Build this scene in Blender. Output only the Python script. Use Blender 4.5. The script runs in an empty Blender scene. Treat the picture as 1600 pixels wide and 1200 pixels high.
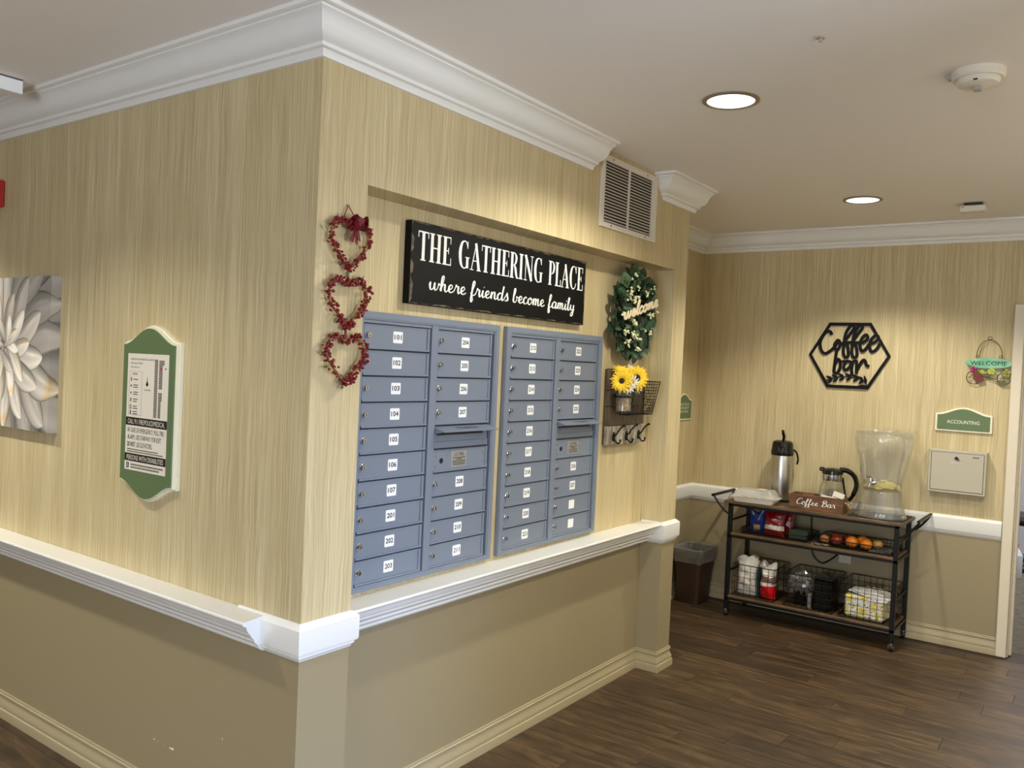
import bpy, bmesh, math, random
from math import pi, sin, cos, radians, atan2, hypot, sqrt
from mathutils import Vector, Matrix
random.seed(7)
C = bpy.context.scene.collection
scene = bpy.context.scene

# ------------------------------------------------------------------ camera
cd = bpy.data.cameras.new('camera'); cam = bpy.data.objects.new('camera', cd); C.objects.link(cam)
cd.sensor_fit = 'HORIZONTAL'; cd.sensor_width = 36.0; cd.lens = 36.0 * 1317.35 / 1600.0
cd.clip_start = 0.05; cd.clip_end = 60
YAW, PITCH, ROLL = 0.62468366, -0.02139617, 0.0454198
f = Vector((cos(PITCH)*cos(YAW), cos(PITCH)*sin(YAW), sin(PITCH)))
r = f.cross(Vector((0, 0, 1))).normalized(); u = r.cross(f)
r2 = cos(ROLL)*r + sin(ROLL)*u; u2 = -sin(ROLL)*r + cos(ROLL)*u
M = Matrix((r2, u2, -f)).transposed().to_4x4()
M.translation = Vector((-1.73635, -2.01511, 1.66))
cam.matrix_world = M
scene.camera = cam

# ------------------------------------------------------------------ view, world, lights
vs = scene.view_settings
vs.view_transform = 'Standard'; vs.look = 'None'; vs.gamma = 1.0; vs.use_curve_mapping = False
vs.exposure = 0.08
scene.display_settings.display_device = 'sRGB'
w = bpy.data.worlds.new('sky'); scene.world = w; w.use_nodes = True
bg = w.node_tree.nodes['Background']; bg.inputs[0].default_value = (0.55, 0.72, 1.0, 1); bg.inputs[1].default_value = 1.0

def area(name, loc, aim, sx, sy, power, col, shape='RECTANGLE', spread=180):
    l = bpy.data.lights.new(name, 'AREA'); l.shape = shape; l.size = sx
    if shape in ('RECTANGLE', 'ELLIPSE'): l.size_y = sy
    l.energy = power; l.color = col; l.spread = radians(spread)
    o = bpy.data.objects.new(name, l); C.objects.link(o); o.location = loc
    o.rotation_euler = (Vector(aim) - Vector(loc)).to_track_quat('-Z', 'Y').to_euler()
    return o
def spot(name, loc, power, col, size=133, blend=.5, rad=.05):
    l = bpy.data.lights.new(name, 'SPOT'); l.energy = power; l.color = col
    l.spot_size = radians(size); l.spot_blend = blend; l.shadow_soft_size = rad
    o = bpy.data.objects.new(name, l); C.objects.link(o); o.location = loc
    return o
ZC = 2.70
WARM = (1.0, 0.965, 0.82)
# daylight of the tall lobby windows behind the viewer
area('window_daylight', (-0.25, -5.12, 1.25), (-0.25, 0, 1.0), 1.35, 1.7, 100, (0.80, 0.88, 1.0))
area('sky_light_outside', (-0.2, -8.3, 2.75), (-0.2, 0, 0.9), 2.2, 1.0, 430, (0.20, 0.44, 1.0))
area('lobby_window_daylight', (-5.85, -2.2, 1.5), (0, -2.2, 1.3), 2.6, 1.9, 150, (0.82, 0.90, 1.0))
# recessed ceiling lamps: the two in the photograph, the rest of their rows, and two added by the opposite wall to brighten the ceiling
CANS_AND_FILLS = [(1.32, -0.77, 92, 148, .4), (3.33, -0.77, 122, 128, .45), (-1.05, 0.95, 66, 122, .5), (-1.0, 2.5, 130, 122, .5), (-2.9, -0.77, 40, 130, .5), (-1.0, 4.6, 70, 130, .5), (1.32, -2.15, 80, 140, .4), (2.7, -2.2, 75, 136, .4), (-2.9, 2.0, 50, 140, .4)]
for k, (x, y, p, sz, bl) in enumerate(CANS_AND_FILLS):
    spot('downlight_or_fill', (x, y, ZC - 0.012), p, WARM, sz, bl)
area('office_light', (6.6, -2.2, 2.55), (6.6, -2.2, 0), 1.2, 1.2, 60, (1.0, 0.97, 0.95))

# ------------------------------------------------------------------ materials
def lin(c):
    return tuple((v/12.92 if v <= .04045 else ((v+.055)/1.055)**2.4) for v in [x/255 for x in c])
MATS = {}
def mat(name, rgb, rough=.5, metal=0.0, noise=None, bump=None, **kw):
    if name in MATS: return MATS[name]
    m = bpy.data.materials.new(name); m.use_nodes = True; MATS[name] = m
    nt = m.node_tree; b = nt.nodes['Principled BSDF']; c = lin(rgb)
    b.inputs['Base Color'].default_value = (*c, 1); b.inputs['Roughness'].default_value = rough
    b.inputs['Metallic'].default_value = metal
    for k, v in kw.items(): b.inputs[k].default_value = v
    tc = None
    if noise or bump:
        tc = nt.nodes.new('ShaderNodeTexCoord')
    if noise:      # (scale xyz, strength, second colour)
        sc, amt, rgb2 = noise
        mp = nt.nodes.new('ShaderNodeMapping'); mp.inputs['Scale'].default_value = sc
        n = nt.nodes.new('ShaderNodeTexNoise'); n.inputs['Scale'].default_value = 1; n.inputs['Detail'].default_value = 4
        mx = nt.nodes.new('ShaderNodeMix'); mx.data_type = 'RGBA'
        mx.inputs[6].default_value = (*c, 1); mx.inputs[7].default_value = (*lin(rgb2), 1)
        rp = nt.nodes.new('ShaderNodeMapRange'); rp.inputs[1].default_value = .35; rp.inputs[2].default_value = .65; rp.inputs[4].default_value = amt
        nt.links.new(tc.outputs['Object'], mp.inputs[0]); nt.links.new(mp.outputs[0], n.inputs['Vector'])
        nt.links.new(n.outputs[0], rp.inputs[0]); nt.links.new(rp.outputs[0], mx.inputs[0]); nt.links.new(mx.outputs[2], b.inputs['Base Color'])
    if bump:
        sc, st = bump
        n2 = nt.nodes.new('ShaderNodeTexNoise'); n2.inputs['Scale'].default_value = sc; n2.inputs['Detail'].default_value = 3
        bp = nt.nodes.new('ShaderNodeBump'); bp.inputs['Strength'].default_value = st; bp.inputs['Distance'].default_value = .002
        nt.links.new(tc.outputs['Object'], n2.inputs['Vector']); nt.links.new(n2.outputs[0], bp.inputs['Height']); nt.links.new(bp.outputs[0], b.inputs['Normal'])
    return m

def wallpaper():
    m = bpy.data.materials.new('striated_wallpaper'); m.use_nodes = True; nt = m.node_tree; N = nt.nodes; L = nt.links
    b = N['Principled BSDF']; b.inputs['Roughness'].default_value = .55
    tc = N.new('ShaderNodeTexCoord'); sp = N.new('ShaderNodeSeparateXYZ'); L.new(tc.outputs['Object'], sp.inputs[0])
    ad = N.new('ShaderNodeMath'); ad.operation = 'SUBTRACT'; L.new(sp.outputs[0], ad.inputs[0]); L.new(sp.outputs[1], ad.inputs[1])
    base_u = ad
    wx = N.new('ShaderNodeMath'); wx.operation = 'MULTIPLY'; wx.inputs[1].default_value = 9; L.new(base_u.outputs[0], wx.inputs[0])
    wz = N.new('ShaderNodeMath'); wz.operation = 'MULTIPLY'; wz.inputs[1].default_value = 7; L.new(sp.outputs[2], wz.inputs[0])
    wc = N.new('ShaderNodeCombineXYZ'); L.new(wx.outputs[0], wc.inputs[0]); L.new(wz.outputs[0], wc.inputs[2])
    wn = N.new('ShaderNodeTexNoise'); wn.inputs['Scale'].default_value = 1; wn.inputs['Detail'].default_value = 2; L.new(wc.outputs[0], wn.inputs['Vector'])
    ad = N.new('ShaderNodeMath'); ad.operation = 'MULTIPLY_ADD'; ad.inputs[1].default_value = .022; L.new(wn.outputs[0], ad.inputs[0]); L.new(base_u.outputs[0], ad.inputs[2])
    def tex(fx, fz, detail, dist=0.0):
        mx = N.new('ShaderNodeMath'); mx.operation = 'MULTIPLY'; mx.inputs[1].default_value = fx; L.new(ad.outputs[0], mx.inputs[0])
        mz = N.new('ShaderNodeMath'); mz.operation = 'MULTIPLY'; mz.inputs[1].default_value = fz; L.new(sp.outputs[2], mz.inputs[0])
        cb = N.new('ShaderNodeCombineXYZ'); L.new(mx.outputs[0], cb.inputs[0]); L.new(mz.outputs[0], cb.inputs[2])
        n = N.new('ShaderNodeTexNoise'); n.inputs['Scale'].default_value = 1; n.inputs['Detail'].default_value = detail
        n.inputs['Roughness'].default_value = .65
        n.inputs['Distortion'].default_value = dist; L.new(cb.outputs[0], n.inputs['Vector']); return n
    a = tex(135, 1.9, 2, .0); c = tex(290, 4.5, 2, .0); d = tex(14, .6, 1)
    m1 = N.new('ShaderNodeMix'); m1.inputs[0].default_value = .42; L.new(a.outputs[0], m1.inputs[2]); L.new(c.outputs[0], m1.inputs[3])
    m2 = N.new('ShaderNodeMix'); m2.inputs[0].default_value = .2; L.new(m1.outputs[0], m2.inputs[2]); L.new(d.outputs[0], m2.inputs[3])
    cr = N.new('ShaderNodeValToRGB'); e = cr.color_ramp
    e.elements[0].position = .37; e.elements[0].color = (*lin((176, 157, 114)), 1)
    e.elements[1].position = .64; e.elements[1].color = (*lin((217, 201, 163)), 1)
    k = e.elements.new(.5); k.color = (*lin((197, 179, 137)), 1)
    L.new(m2.outputs[0], cr.inputs[0]); L.new(cr.outputs[0], b.inputs['Base Color'])
    bp = N.new('ShaderNodeBump'); bp.inputs['Strength'].default_value = .35; bp.inputs['Distance'].default_value = .002
    L.new(m2.outputs[0], bp.inputs['Height']); L.new(bp.outputs[0], b.inputs['Normal'])
    MATS['wallpaper'] = m; return m
WP = wallpaper()
PAINT = mat('beige_wainscot_paint', (154, 139, 107), .5)
TRIM = mat('white_trim_paint', (236, 234, 229), .35)
BASEP = mat('beige_baseboard_paint', (172, 157, 124), .4)
CEILM = mat('ceiling_paint', (243, 237, 232), .85, bump=(220, .15))

def wood_floor():
    m = bpy.data.materials.new('dark_walnut_planks'); m.use_nodes = True; nt = m.node_tree; N = nt.nodes; L = nt.links
    b = N['Principled BSDF']; b.inputs['Roughness'].default_value = .42
    tc = N.new('ShaderNodeTexCoord'); oi = N.new('ShaderNodeObjectInfo')
    off = N.new('ShaderNodeVectorMath'); off.operation = 'ADD'
    ml = N.new('ShaderNodeMath'); ml.operation = 'MULTIPLY'; ml.inputs[1].default_value = 37; L.new(oi.outputs['Random'], ml.inputs[0])
    L.new(tc.outputs['Object'], off.inputs[0]); L.new(ml.outputs[0], off.inputs[1])
    def nz(sc, det, dist):
        mp = N.new('ShaderNodeMapping'); mp.inputs['Scale'].default_value = sc; L.new(off.outputs[0], mp.inputs[0])
        n = N.new('ShaderNodeTexNoise'); n.inputs['Scale'].default_value = 1; n.inputs['Detail'].default_value = det; n.inputs['Distortion'].default_value = dist
        L.new(mp.outputs[0], n.inputs['Vector']); return n
    a = nz((45, 2.2, 5), 4, .6); c = nz((14, 5, 3), 3, 1.2)
    m1 = N.new('ShaderNodeMix'); m1.inputs[0].default_value = .45; L.new(a.outputs[0], m1.inputs[2]); L.new(c.outputs[0], m1.inputs[3])
    ad = N.new('ShaderNodeMath'); ad.operation = 'MULTIPLY_ADD'; ad.inputs[1].default_value = .12; L.new(oi.outputs['Random'], ad.inputs[0]); L.new(m1.outputs[0], ad.inputs[2])
    cr = N.new('ShaderNodeValToRGB'); e = cr.color_ramp
    e.elements[0].position = .44; e.elements[0].color = (*lin((54, 40, 27)), 1)
    e.elements[1].position = .80; e.elements[1].color = (*lin((112, 88, 60)), 1)
    k = e.elements.new(.58); k.color = (*lin((76, 57, 38)), 1)
    L.new(ad.outputs[0], cr.inputs[0]); L.new(cr.outputs[0], b.inputs['Base Color'])
    rr = N.new('ShaderNodeMapRange'); rr.inputs[3].default_value = .32; rr.inputs[4].default_value = .55; L.new(a.outputs[0], rr.inputs[0]); L.new(rr.outputs[0], b.inputs['Roughness'])
    return m
PLANK = wood_floor()
def board_wood(name, dark, light, sc=(4, 60, 60), rough=.5):
    m = bpy.data.materials.new(name); m.use_nodes = True; nt = m.node_tree; N = nt.nodes; L = nt.links
    b = N['Principled BSDF']; b.inputs['Roughness'].default_value = rough
    tc = N.new('ShaderNodeTexCoord'); mp = N.new('ShaderNodeMapping'); mp.inputs['Scale'].default_value = sc; L.new(tc.outputs['Object'], mp.inputs[0])
    n = N.new('ShaderNodeTexNoise'); n.inputs['Scale'].default_value = 1; n.inputs['Detail'].default_value = 5; n.inputs['Distortion'].default_value = .8; L.new(mp.outputs[0], n.inputs['Vector'])
    cr = N.new('ShaderNodeValToRGB'); e = cr.color_ramp; e.elements[0].position = .35; e.elements[0].color = (*lin(dark), 1); e.elements[1].position = .68; e.elements[1].color = (*lin(light), 1)
    L.new(n.outputs[0], cr.inputs[0]); L.new(cr.outputs[0], b.inputs['Base Color'])
    return m
def clear(name, tint, gloss=.05, alpha_edge=.55, base=.06, rough=.06):
    """thin clear plastic or glass: see-through with a Fresnel sheen, slightly milky"""
    m = bpy.data.materials.new(name); m.use_nodes = True; nt = m.node_tree; N = nt.nodes; L = nt.links
    for n in list(N): N.remove(n)
    out = N.new('ShaderNodeOutputMaterial'); tr = N.new('ShaderNodeBsdfTransparent'); tr.inputs[0].default_value = (*tint, 1)
    gl = N.new('ShaderNodeBsdfGlossy'); gl.inputs['Roughness'].default_value = rough; gl.inputs[0].default_value = (1, 1, 1, 1)
    lw = N.new('ShaderNodeLayerWeight'); lw.inputs['Blend'].default_value = .35
    mr = N.new('ShaderNodeMapRange'); mr.inputs[3].default_value = gloss; mr.inputs[4].default_value = alpha_edge
    L.new(lw.outputs['Facing'], mr.inputs[0])
    mx = N.new('ShaderNodeMixShader'); L.new(mr.outputs[0], mx.inputs[0]); L.new(tr.outputs[0], mx.inputs[1]); L.new(gl.outputs[0], mx.inputs[2])
    df = N.new('ShaderNodeBsdfDiffuse'); df.inputs[0].default_value = (.85, .85, .82, 1)
    m2 = N.new('ShaderNodeMixShader'); m2.inputs[0].default_value = base; L.new(mx.outputs[0], m2.inputs[1]); L.new(df.outputs[0], m2.inputs[2])
    L.new(m2.outputs[0], out.inputs[0]); MATS[name] = m; return m

# ------------------------------------------------------------------ mesh helper
class MB:
    def __init__(s): s.v = []; s.f = []; s.m = []; s.c = None
    def add(s, vs, fs, m=0, T=None):
        o = len(s.v)
        s.v += [tuple(T @ Vector(p)) for p in vs] if T else [tuple(p) for p in vs]
        s.f += [tuple(i + o for i in q) for q in fs]; s.m += [m] * len(fs); return s
    def box(s, lo, hi, m=0, T=None):
        x0, y0, z0 = lo; x1, y1, z1 = hi
        return s.add([(x0,y0,z0),(x1,y0,z0),(x1,y1,z0),(x0,y1,z0),(x0,y0,z1),(x1,y0,z1),(x1,y1,z1),(x0,y1,z1)],
                     [(0,3,2,1),(4,5,6,7),(0,1,5,4),(1,2,6,5),(2,3,7,6),(3,0,4,7)], m, T)
    def cbox(s, lo, hi, c=.002, m=0, T=None):
        """box with chamfered edges"""
        bm = bmesh.new(); bmesh.ops.create_cube(bm, size=1)
        for v in bm.verts:
            v.co = Vector([lo[i] + (v.co[i] + .5) * (hi[i] - lo[i]) for i in range(3)])
        bmesh.ops.bevel(bm, geom=bm.edges[:], offset=c, segments=1, affect='EDGES')
        bm.verts.ensure_lookup_table(); bm.verts.index_update()
        s.add([v.co[:] for v in bm.verts], [[v.index for v in q.verts] for q in bm.faces], m, T); bm.free(); return s
    def lathe(s, prof, n=24, m=0, T=None, cap=True, wave=None):
        vs = []; fs = []
        for (r_, z_) in prof:
            for k in range(n):
                a = 2*pi*k/n; rr = r_ * (wave(a, z_) if wave else 1); vs.append((rr*cos(a), rr*sin(a), z_))
        for i in range(len(prof)-1):
            for k in range(n):
                a0 = i*n+k; a1 = i*n+(k+1) % n; fs.append((a0, a1, a1+n, a0+n))
        if cap:
            if prof[0][0] > 1e-5: fs.append(tuple(reversed(range(n))))
            if prof[-1][0] > 1e-5: fs.append(tuple(range((len(prof)-1)*n, len(prof)*n)))
        return s.add(vs, fs, m, T)
    def tube(s, pts, rad, n=8, m=0, closed=False, T=None):
        P = [Vector(p) for p in pts]; k = len(P); vs = []; fs = []
        rads = rad if isinstance(rad, (list, tuple)) else [rad]*k
        up = None
        for i in range(k):
            a = P[(i-1) % k] if (closed or i > 0) else P[i]; b = P[(i+1) % k] if (closed or i < k-1) else P[i]
            t = (b-a)
            t = t.normalized() if t.length > 1e-9 else Vector((0, 0, 1))
            if up is None:
                up = Vector((0, 0, 1)) if abs(t.z) < .9 else Vector((1, 0, 0))
            s1 = t.cross(up)
            if s1.length < 1e-6: s1 = t.orthogonal()
            s1.normalize(); up = s1.cross(t)
            for j in range(n):
                q = 2*pi*j/n; vs.append(tuple(P[i] + rads[i]*(cos(q)*s1 + sin(q)*up)))
        R = k if closed else k-1
        for i in range(R):
            for j in range(n):
                a0 = i*n+j; a1 = i*n+(j+1) % n; b0 = ((i+1) % k)*n+j; b1 = ((i+1) % k)*n+(j+1) % n
                fs.append((a0, a1, b1, b0))
        if not closed:
            fs.append(tuple(reversed(range(n)))); fs.append(tuple(range((k-1)*n, k*n)))
        return s.add(vs, fs, m, T)
    def sphere(s, c, rad, n=12, m=0, T=None, sc=(1, 1, 1), fn=None):
        rings = max(4, n//2+1); vs = []; fs = []
        for i in range(rings+1):
            th = pi*i/rings
            for k in range(n):
                a = 2*pi*k/n; d = Vector((sin(th)*cos(a), sin(th)*sin(a), cos(th)))
                q = fn(d) if fn else 1
                vs.append((c[0]+rad*sc[0]*d.x*q, c[1]+rad*sc[1]*d.y*q, c[2]+rad*sc[2]*d.z*q))
        for i in range(rings):
            for k in range(n):
                a0 = i*n+k; a1 = i*n+(k+1) % n; fs.append((a0, a0+n, a1+n, a1))
        return s.add(vs, fs, m, T)
    def prism(s, poly, z0, z1, m=0, T=None):
        n = len(poly); vs = [(x, y, z0) for x, y in poly] + [(x, y, z1) for x, y in poly]
        fs = [tuple(reversed(range(n))), tuple(range(n, 2*n))] + [(i, (i+1) % n, (i+1) % n+n, i+n) for i in range(n)]
        return s.add(vs, fs, m, T)
    def ring(s, outer, inner, z0, z1, m=0, T=None):
        n = len(outer)
        vs = [(x, y, z0) for x, y in outer]+[(x, y, z1) for x, y in outer]+[(x, y, z0) for x, y in inner]+[(x, y, z1) for x, y in inner]
        fs = []
        for i in range(n):
            j = (i+1) % n
            fs += [(i, j, j+n, i+n), (i+n, j+n, j+3*n, i+3*n), (j+2*n, i+2*n, i+3*n, j+3*n), (j, i, i+2*n, j+2*n)]
        return s.add(vs, fs, m, T)
    def ribbon(s, pts, wd, z0, z1, m=0, T=None):
        """flat stroke of varying width along a 2D polyline"""
        k = len(pts); vs = []; fs = []
        for i in range(k):
            a = pts[max(0, i-1)]; b = pts[min(k-1, i+1)]; dx, dy = b[0]-a[0], b[1]-a[1]; l = hypot(dx, dy) or 1
            nx, ny = -dy/l, dx/l; ww = wd(i/(k-1), dx/l, dy/l)/2 if callable(wd) else wd/2
            x, y = pts[i]
            for (qx, qz) in ((1, z0), (-1, z0), (-1, z1+i*1.5e-5), (1, z1+i*1.5e-5)): vs.append((x+nx*ww*qx, y+ny*ww*qx, qz))
        for i in range(k-1):
            o = i*4
            for j in range(4): fs.append((o+j, o+(j+1) % 4, o+4+(j+1) % 4, o+4+j))
        fs += [(0, 3, 2, 1), ((k-1)*4, (k-1)*4+1, (k-1)*4+2, (k-1)*4+3)]
        for p in (pts[0], pts[-1]):
            pass
        return s.add(vs, fs, m, T)
    def grid(s, fn, nu, nv, m=0, T=None, wrap=False):
        vs = [fn(i/nu, j/nv) for j in range(nv+1) for i in range(nu+1)]
        fs = [(j*(nu+1)+i, j*(nu+1)+i+1, (j+1)*(nu+1)+i+1, (j+1)*(nu+1)+i) for j in range(nv) for i in range(nu)]
        return s.add(vs, fs, m, T)
    def mesh(s, name, mats, smooth=30):
        me = bpy.data.meshes.new(name); me.from_pydata(s.v, [], s.f)
        for q in (mats if isinstance(mats, (list, tuple)) else [mats]): me.materials.append(q)
        me.polygons.foreach_set('material_index', s.m)
        bm = bmesh.new(); bm.from_mesh(me); bmesh.ops.recalc_face_normals(bm, faces=bm.faces); bm.to_mesh(me); bm.free()
        if smooth:
            me.polygons.foreach_set('use_smooth', [True]*len(me.polygons)); me.set_sharp_from_angle(angle=radians(smooth))
        me.update(); return me

def obj(name, mb, mats, parent=None, loc=None, smooth=30, label=None, kind=None, rel=None):
    """rel: subtract this origin so that world-coordinate geometry can hang under a root"""
    if rel is not None:
        o0 = Vector(rel); mb.v = [tuple(Vector(p)-o0) for p in mb.v]
    me = mb if isinstance(mb, bpy.types.Mesh) else mb.mesh(name, mats, smooth)
    o = bpy.data.objects.new(name, me); C.objects.link(o)
    if parent: o.parent = parent
    if loc is not None: o.location = loc
    if label: o['label'] = label
    if kind: o['kind'] = kind
    return o
def thing(name, label, cat, loc=(0, 0, 0), rot=(0, 0, 0), group=None):
    o = bpy.data.objects.new(name, None); C.objects.link(o); o.empty_display_size = .05
    o.location = loc; o.rotation_euler = rot; o['label'] = label; o['category'] = cat
    if group: o['group'] = group
    return o
def tag(o, label, cat, group=None, kind=None):
    o['label'] = label; o['category'] = cat
    if group: o['group'] = group
    if kind: o['kind'] = kind
    return o
RB = (pi/2, 0, 0)            # local x right, y up, z out of a wall that faces -Y
RA = (pi/2, 0, -pi/2)        # the same for a wall that faces -X
def dup(o, parent=None, loc=None, rot=None):
    c = o.copy(); C.objects.link(c)
    if parent is not None: c.parent = parent
    if loc is not None: c.location = loc
    if rot is not None: c.rotation_euler = rot
    for k in ('label',):
        pass
    for ch in [q for q in KIDS.get(o.name, [])]: dup(ch, c)
    return c
KIDS = {}

# ------------------------------------------------------------------ lettering
FCACHE = {}
def text_geo(body):
    if body in FCACHE: return FCACHE[body]
    cu = bpy.data.curves.new('lettering', 'FONT'); cu.body = body; cu.size = 1; cu.resolution_u = 3
    ob = bpy.data.objects.new('lettering', cu); C.objects.link(ob)
    dg = bpy.context.evaluated_depsgraph_get(); dg.update()
    me = bpy.data.meshes.new_from_object(ob.evaluated_get(dg))
    vs = [v.co[:] for v in me.vertices]; fs = [tuple(p.vertices) for p in me.polygons]
    bpy.data.objects.remove(ob); bpy.data.curves.remove(cu); bpy.data.meshes.remove(me)
    FCACHE[body] = (vs, fs); return vs, fs
def put_text(mb, body, x0, y0, x1, y1, z, m=1):
    vs, fs = text_geo(body)
    a = min(v[0] for v in vs); b = max(v[0] for v in vs); c = min(v[1] for v in vs); d = max(v[1] for v in vs)
    mb.add([(x0+(v[0]-a)/(b-a)*(x1-x0), y0+(v[1]-c)/(d-c)*(y1-y0), z) for v in vs], fs, m)

def spline(pts, k=6):
    P = [pts[0]] + list(pts) + [pts[-1]]; out = []
    for i in range(1, len(P)-2):
        p0, p1, p2, p3 = P[i-1], P[i], P[i+1], P[i+2]
        for j in range(k):
            t = j/k; out.append(tuple(.5*((2*p1[q])+(-p0[q]+p2[q])*t+(2*p0[q]-5*p1[q]+4*p2[q]-p3[q])*t*t+(-p0[q]+3*p1[q]-3*p2[q]+p3[q])*t**3) for q in range(len(p1))))
    out.append(tuple(P[-2])); return out
CUR = {
 'w': (1.2, [[(0,.55),(.1,.95),(.13,.3),(.3,.02),(.5,.3),(.58,.95),(.6,.25),(.78,.02),(.97,.4),(1.0,.9),(1.1,.75),(1.2,.8)]]),
 'h': (.88, [[(0,.15),(.25,1.0),(.36,1.75),(.25,1.98),(.14,1.6),(.12,.0)], [(.12,.25),(.34,.88),(.52,.85),(.55,.25),(.7,.0),(.88,.2)]]),
 'e': (.7, [[(0,.25),(.3,.42),(.5,.75),(.35,1.0),(.13,.72),(.15,.2),(.38,.0),(.7,.25)]]),
 'r': (.72, [[(0,.2),(.14,.75),(.2,1.12),(.24,.9),(.46,.9),(.46,.4),(.56,.02),(.72,.2)]]),
 'f': (.58, [[(0,.25),(.3,1.1),(.42,1.75),(.3,2.0),(.19,1.6),(.15,.5),(.1,-.5),(.2,-.82),(.32,-.5),(.2,.0),(.4,.1),(.58,.3)]]),
 'i': (.46, [[(0,.2),(.17,.95),(.15,.3),(.28,.0),(.46,.2)], [(.26,1.35),(.3,1.45)]]),
 'n': (.86, [[(0,.2),(.12,.95),(.13,.0)], [(.13,.35),(.38,.95),(.54,.8),(.55,.2),(.7,.0),(.86,.2)]]),
 'd': (.95, [[(.62,.82),(.38,1.0),(.1,.6),(.15,.1),(.4,.02),(.62,.55),(.78,2.0)], [(.78,2.0),(.66,.7),(.68,.1),(.8,.0),(.95,.2)]]),
 's': (.62, [[(0,.2),(.25,.85),(.33,1.12),(.38,.8),(.5,.35),(.38,.02),(.14,.05)], [(.38,.02),(.62,.22)]]),
 'b': (.76, [[(0,.2),(.27,1.3),(.31,1.88),(.18,1.92),(.12,1.3),(.12,.2),(.35,.0),(.55,.35),(.48,.85),(.6,.72),(.76,.8)]]),
 'c': (.64, [[(.52,.82),(.34,1.0),(.08,.6),(.15,.1),(.38,.0),(.64,.25)]]),
 'o': (.74, [[(.4,1.0),(.1,.65),(.15,.1),(.38,.0),(.6,.4),(.5,.9),(.38,.98),(.5,.75),(.74,.8)]]),
 'm': (1.12, [[(0,.2),(.12,.95),(.13,.0)], [(.13,.35),(.33,.95),(.46,.8),(.46,.0)], [(.46,.35),(.68,.95),(.8,.8),(.81,.2),(.94,.0),(1.12,.2)]]),
 'a': (.88, [[(.6,.86),(.38,1.0),(.08,.6),(.15,.08),(.4,.05),(.58,.5),(.64,.95),(.6,.3),(.7,.0),(.88,.2)]]),
 'l': (.46, [[(0,.2),(.28,1.3),(.33,1.88),(.2,1.95),(.13,1.4),(.15,.3),(.28,.0),(.46,.2)]]),
 'y': (.78, [[(0,.2),(.12,.95),(.15,.3),(.35,.1),(.55,.4),(.62,.95),(.6,.0),(.5,-.7),(.3,-.82),(.22,-.55),(.5,-.05),(.78,.2)]]),
 'C': (1.0, [[(.95,1.55),(.82,1.9),(.45,1.85),(.08,1.1),(.12,.3),(.45,.0),(.85,.2),(1.0,.4)]]),
 'B': (1.15, [[(.35,1.75),(.3,.9),(.22,.05),(.0,.2)], [(.0,1.3),(.2,1.85),(.65,2.0),(.88,1.6),(.6,1.15),(.4,1.05),(.85,1.0),(1.0,.5),(.7,.05),(.35,.05)]]),
 ' ': (.55, []),
}
def cursive(mb, body, x, y, xh, width, wd, z0, z1, m=0, slant=.12, tilt=0.0):
    tot = sum(CUR[c][0] for c in body); sx = width/tot; cx = 0
    for c in body:
        adv, strokes = CUR[c]
        for st in strokes:
            pts = spline(st, 5)
            q = [(x+(cx+p[0])*sx+p[1]*xh*slant, y+p[1]*xh+tilt*(cx+p[0])*sx) for p in pts]
            mb.ribbon(q, wd, z0, z1, m)
        cx += adv
def thin_thick(a, b):
    return lambda t, dx, dy: a + (b-a)*max(0, -dy)**1.5
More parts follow.
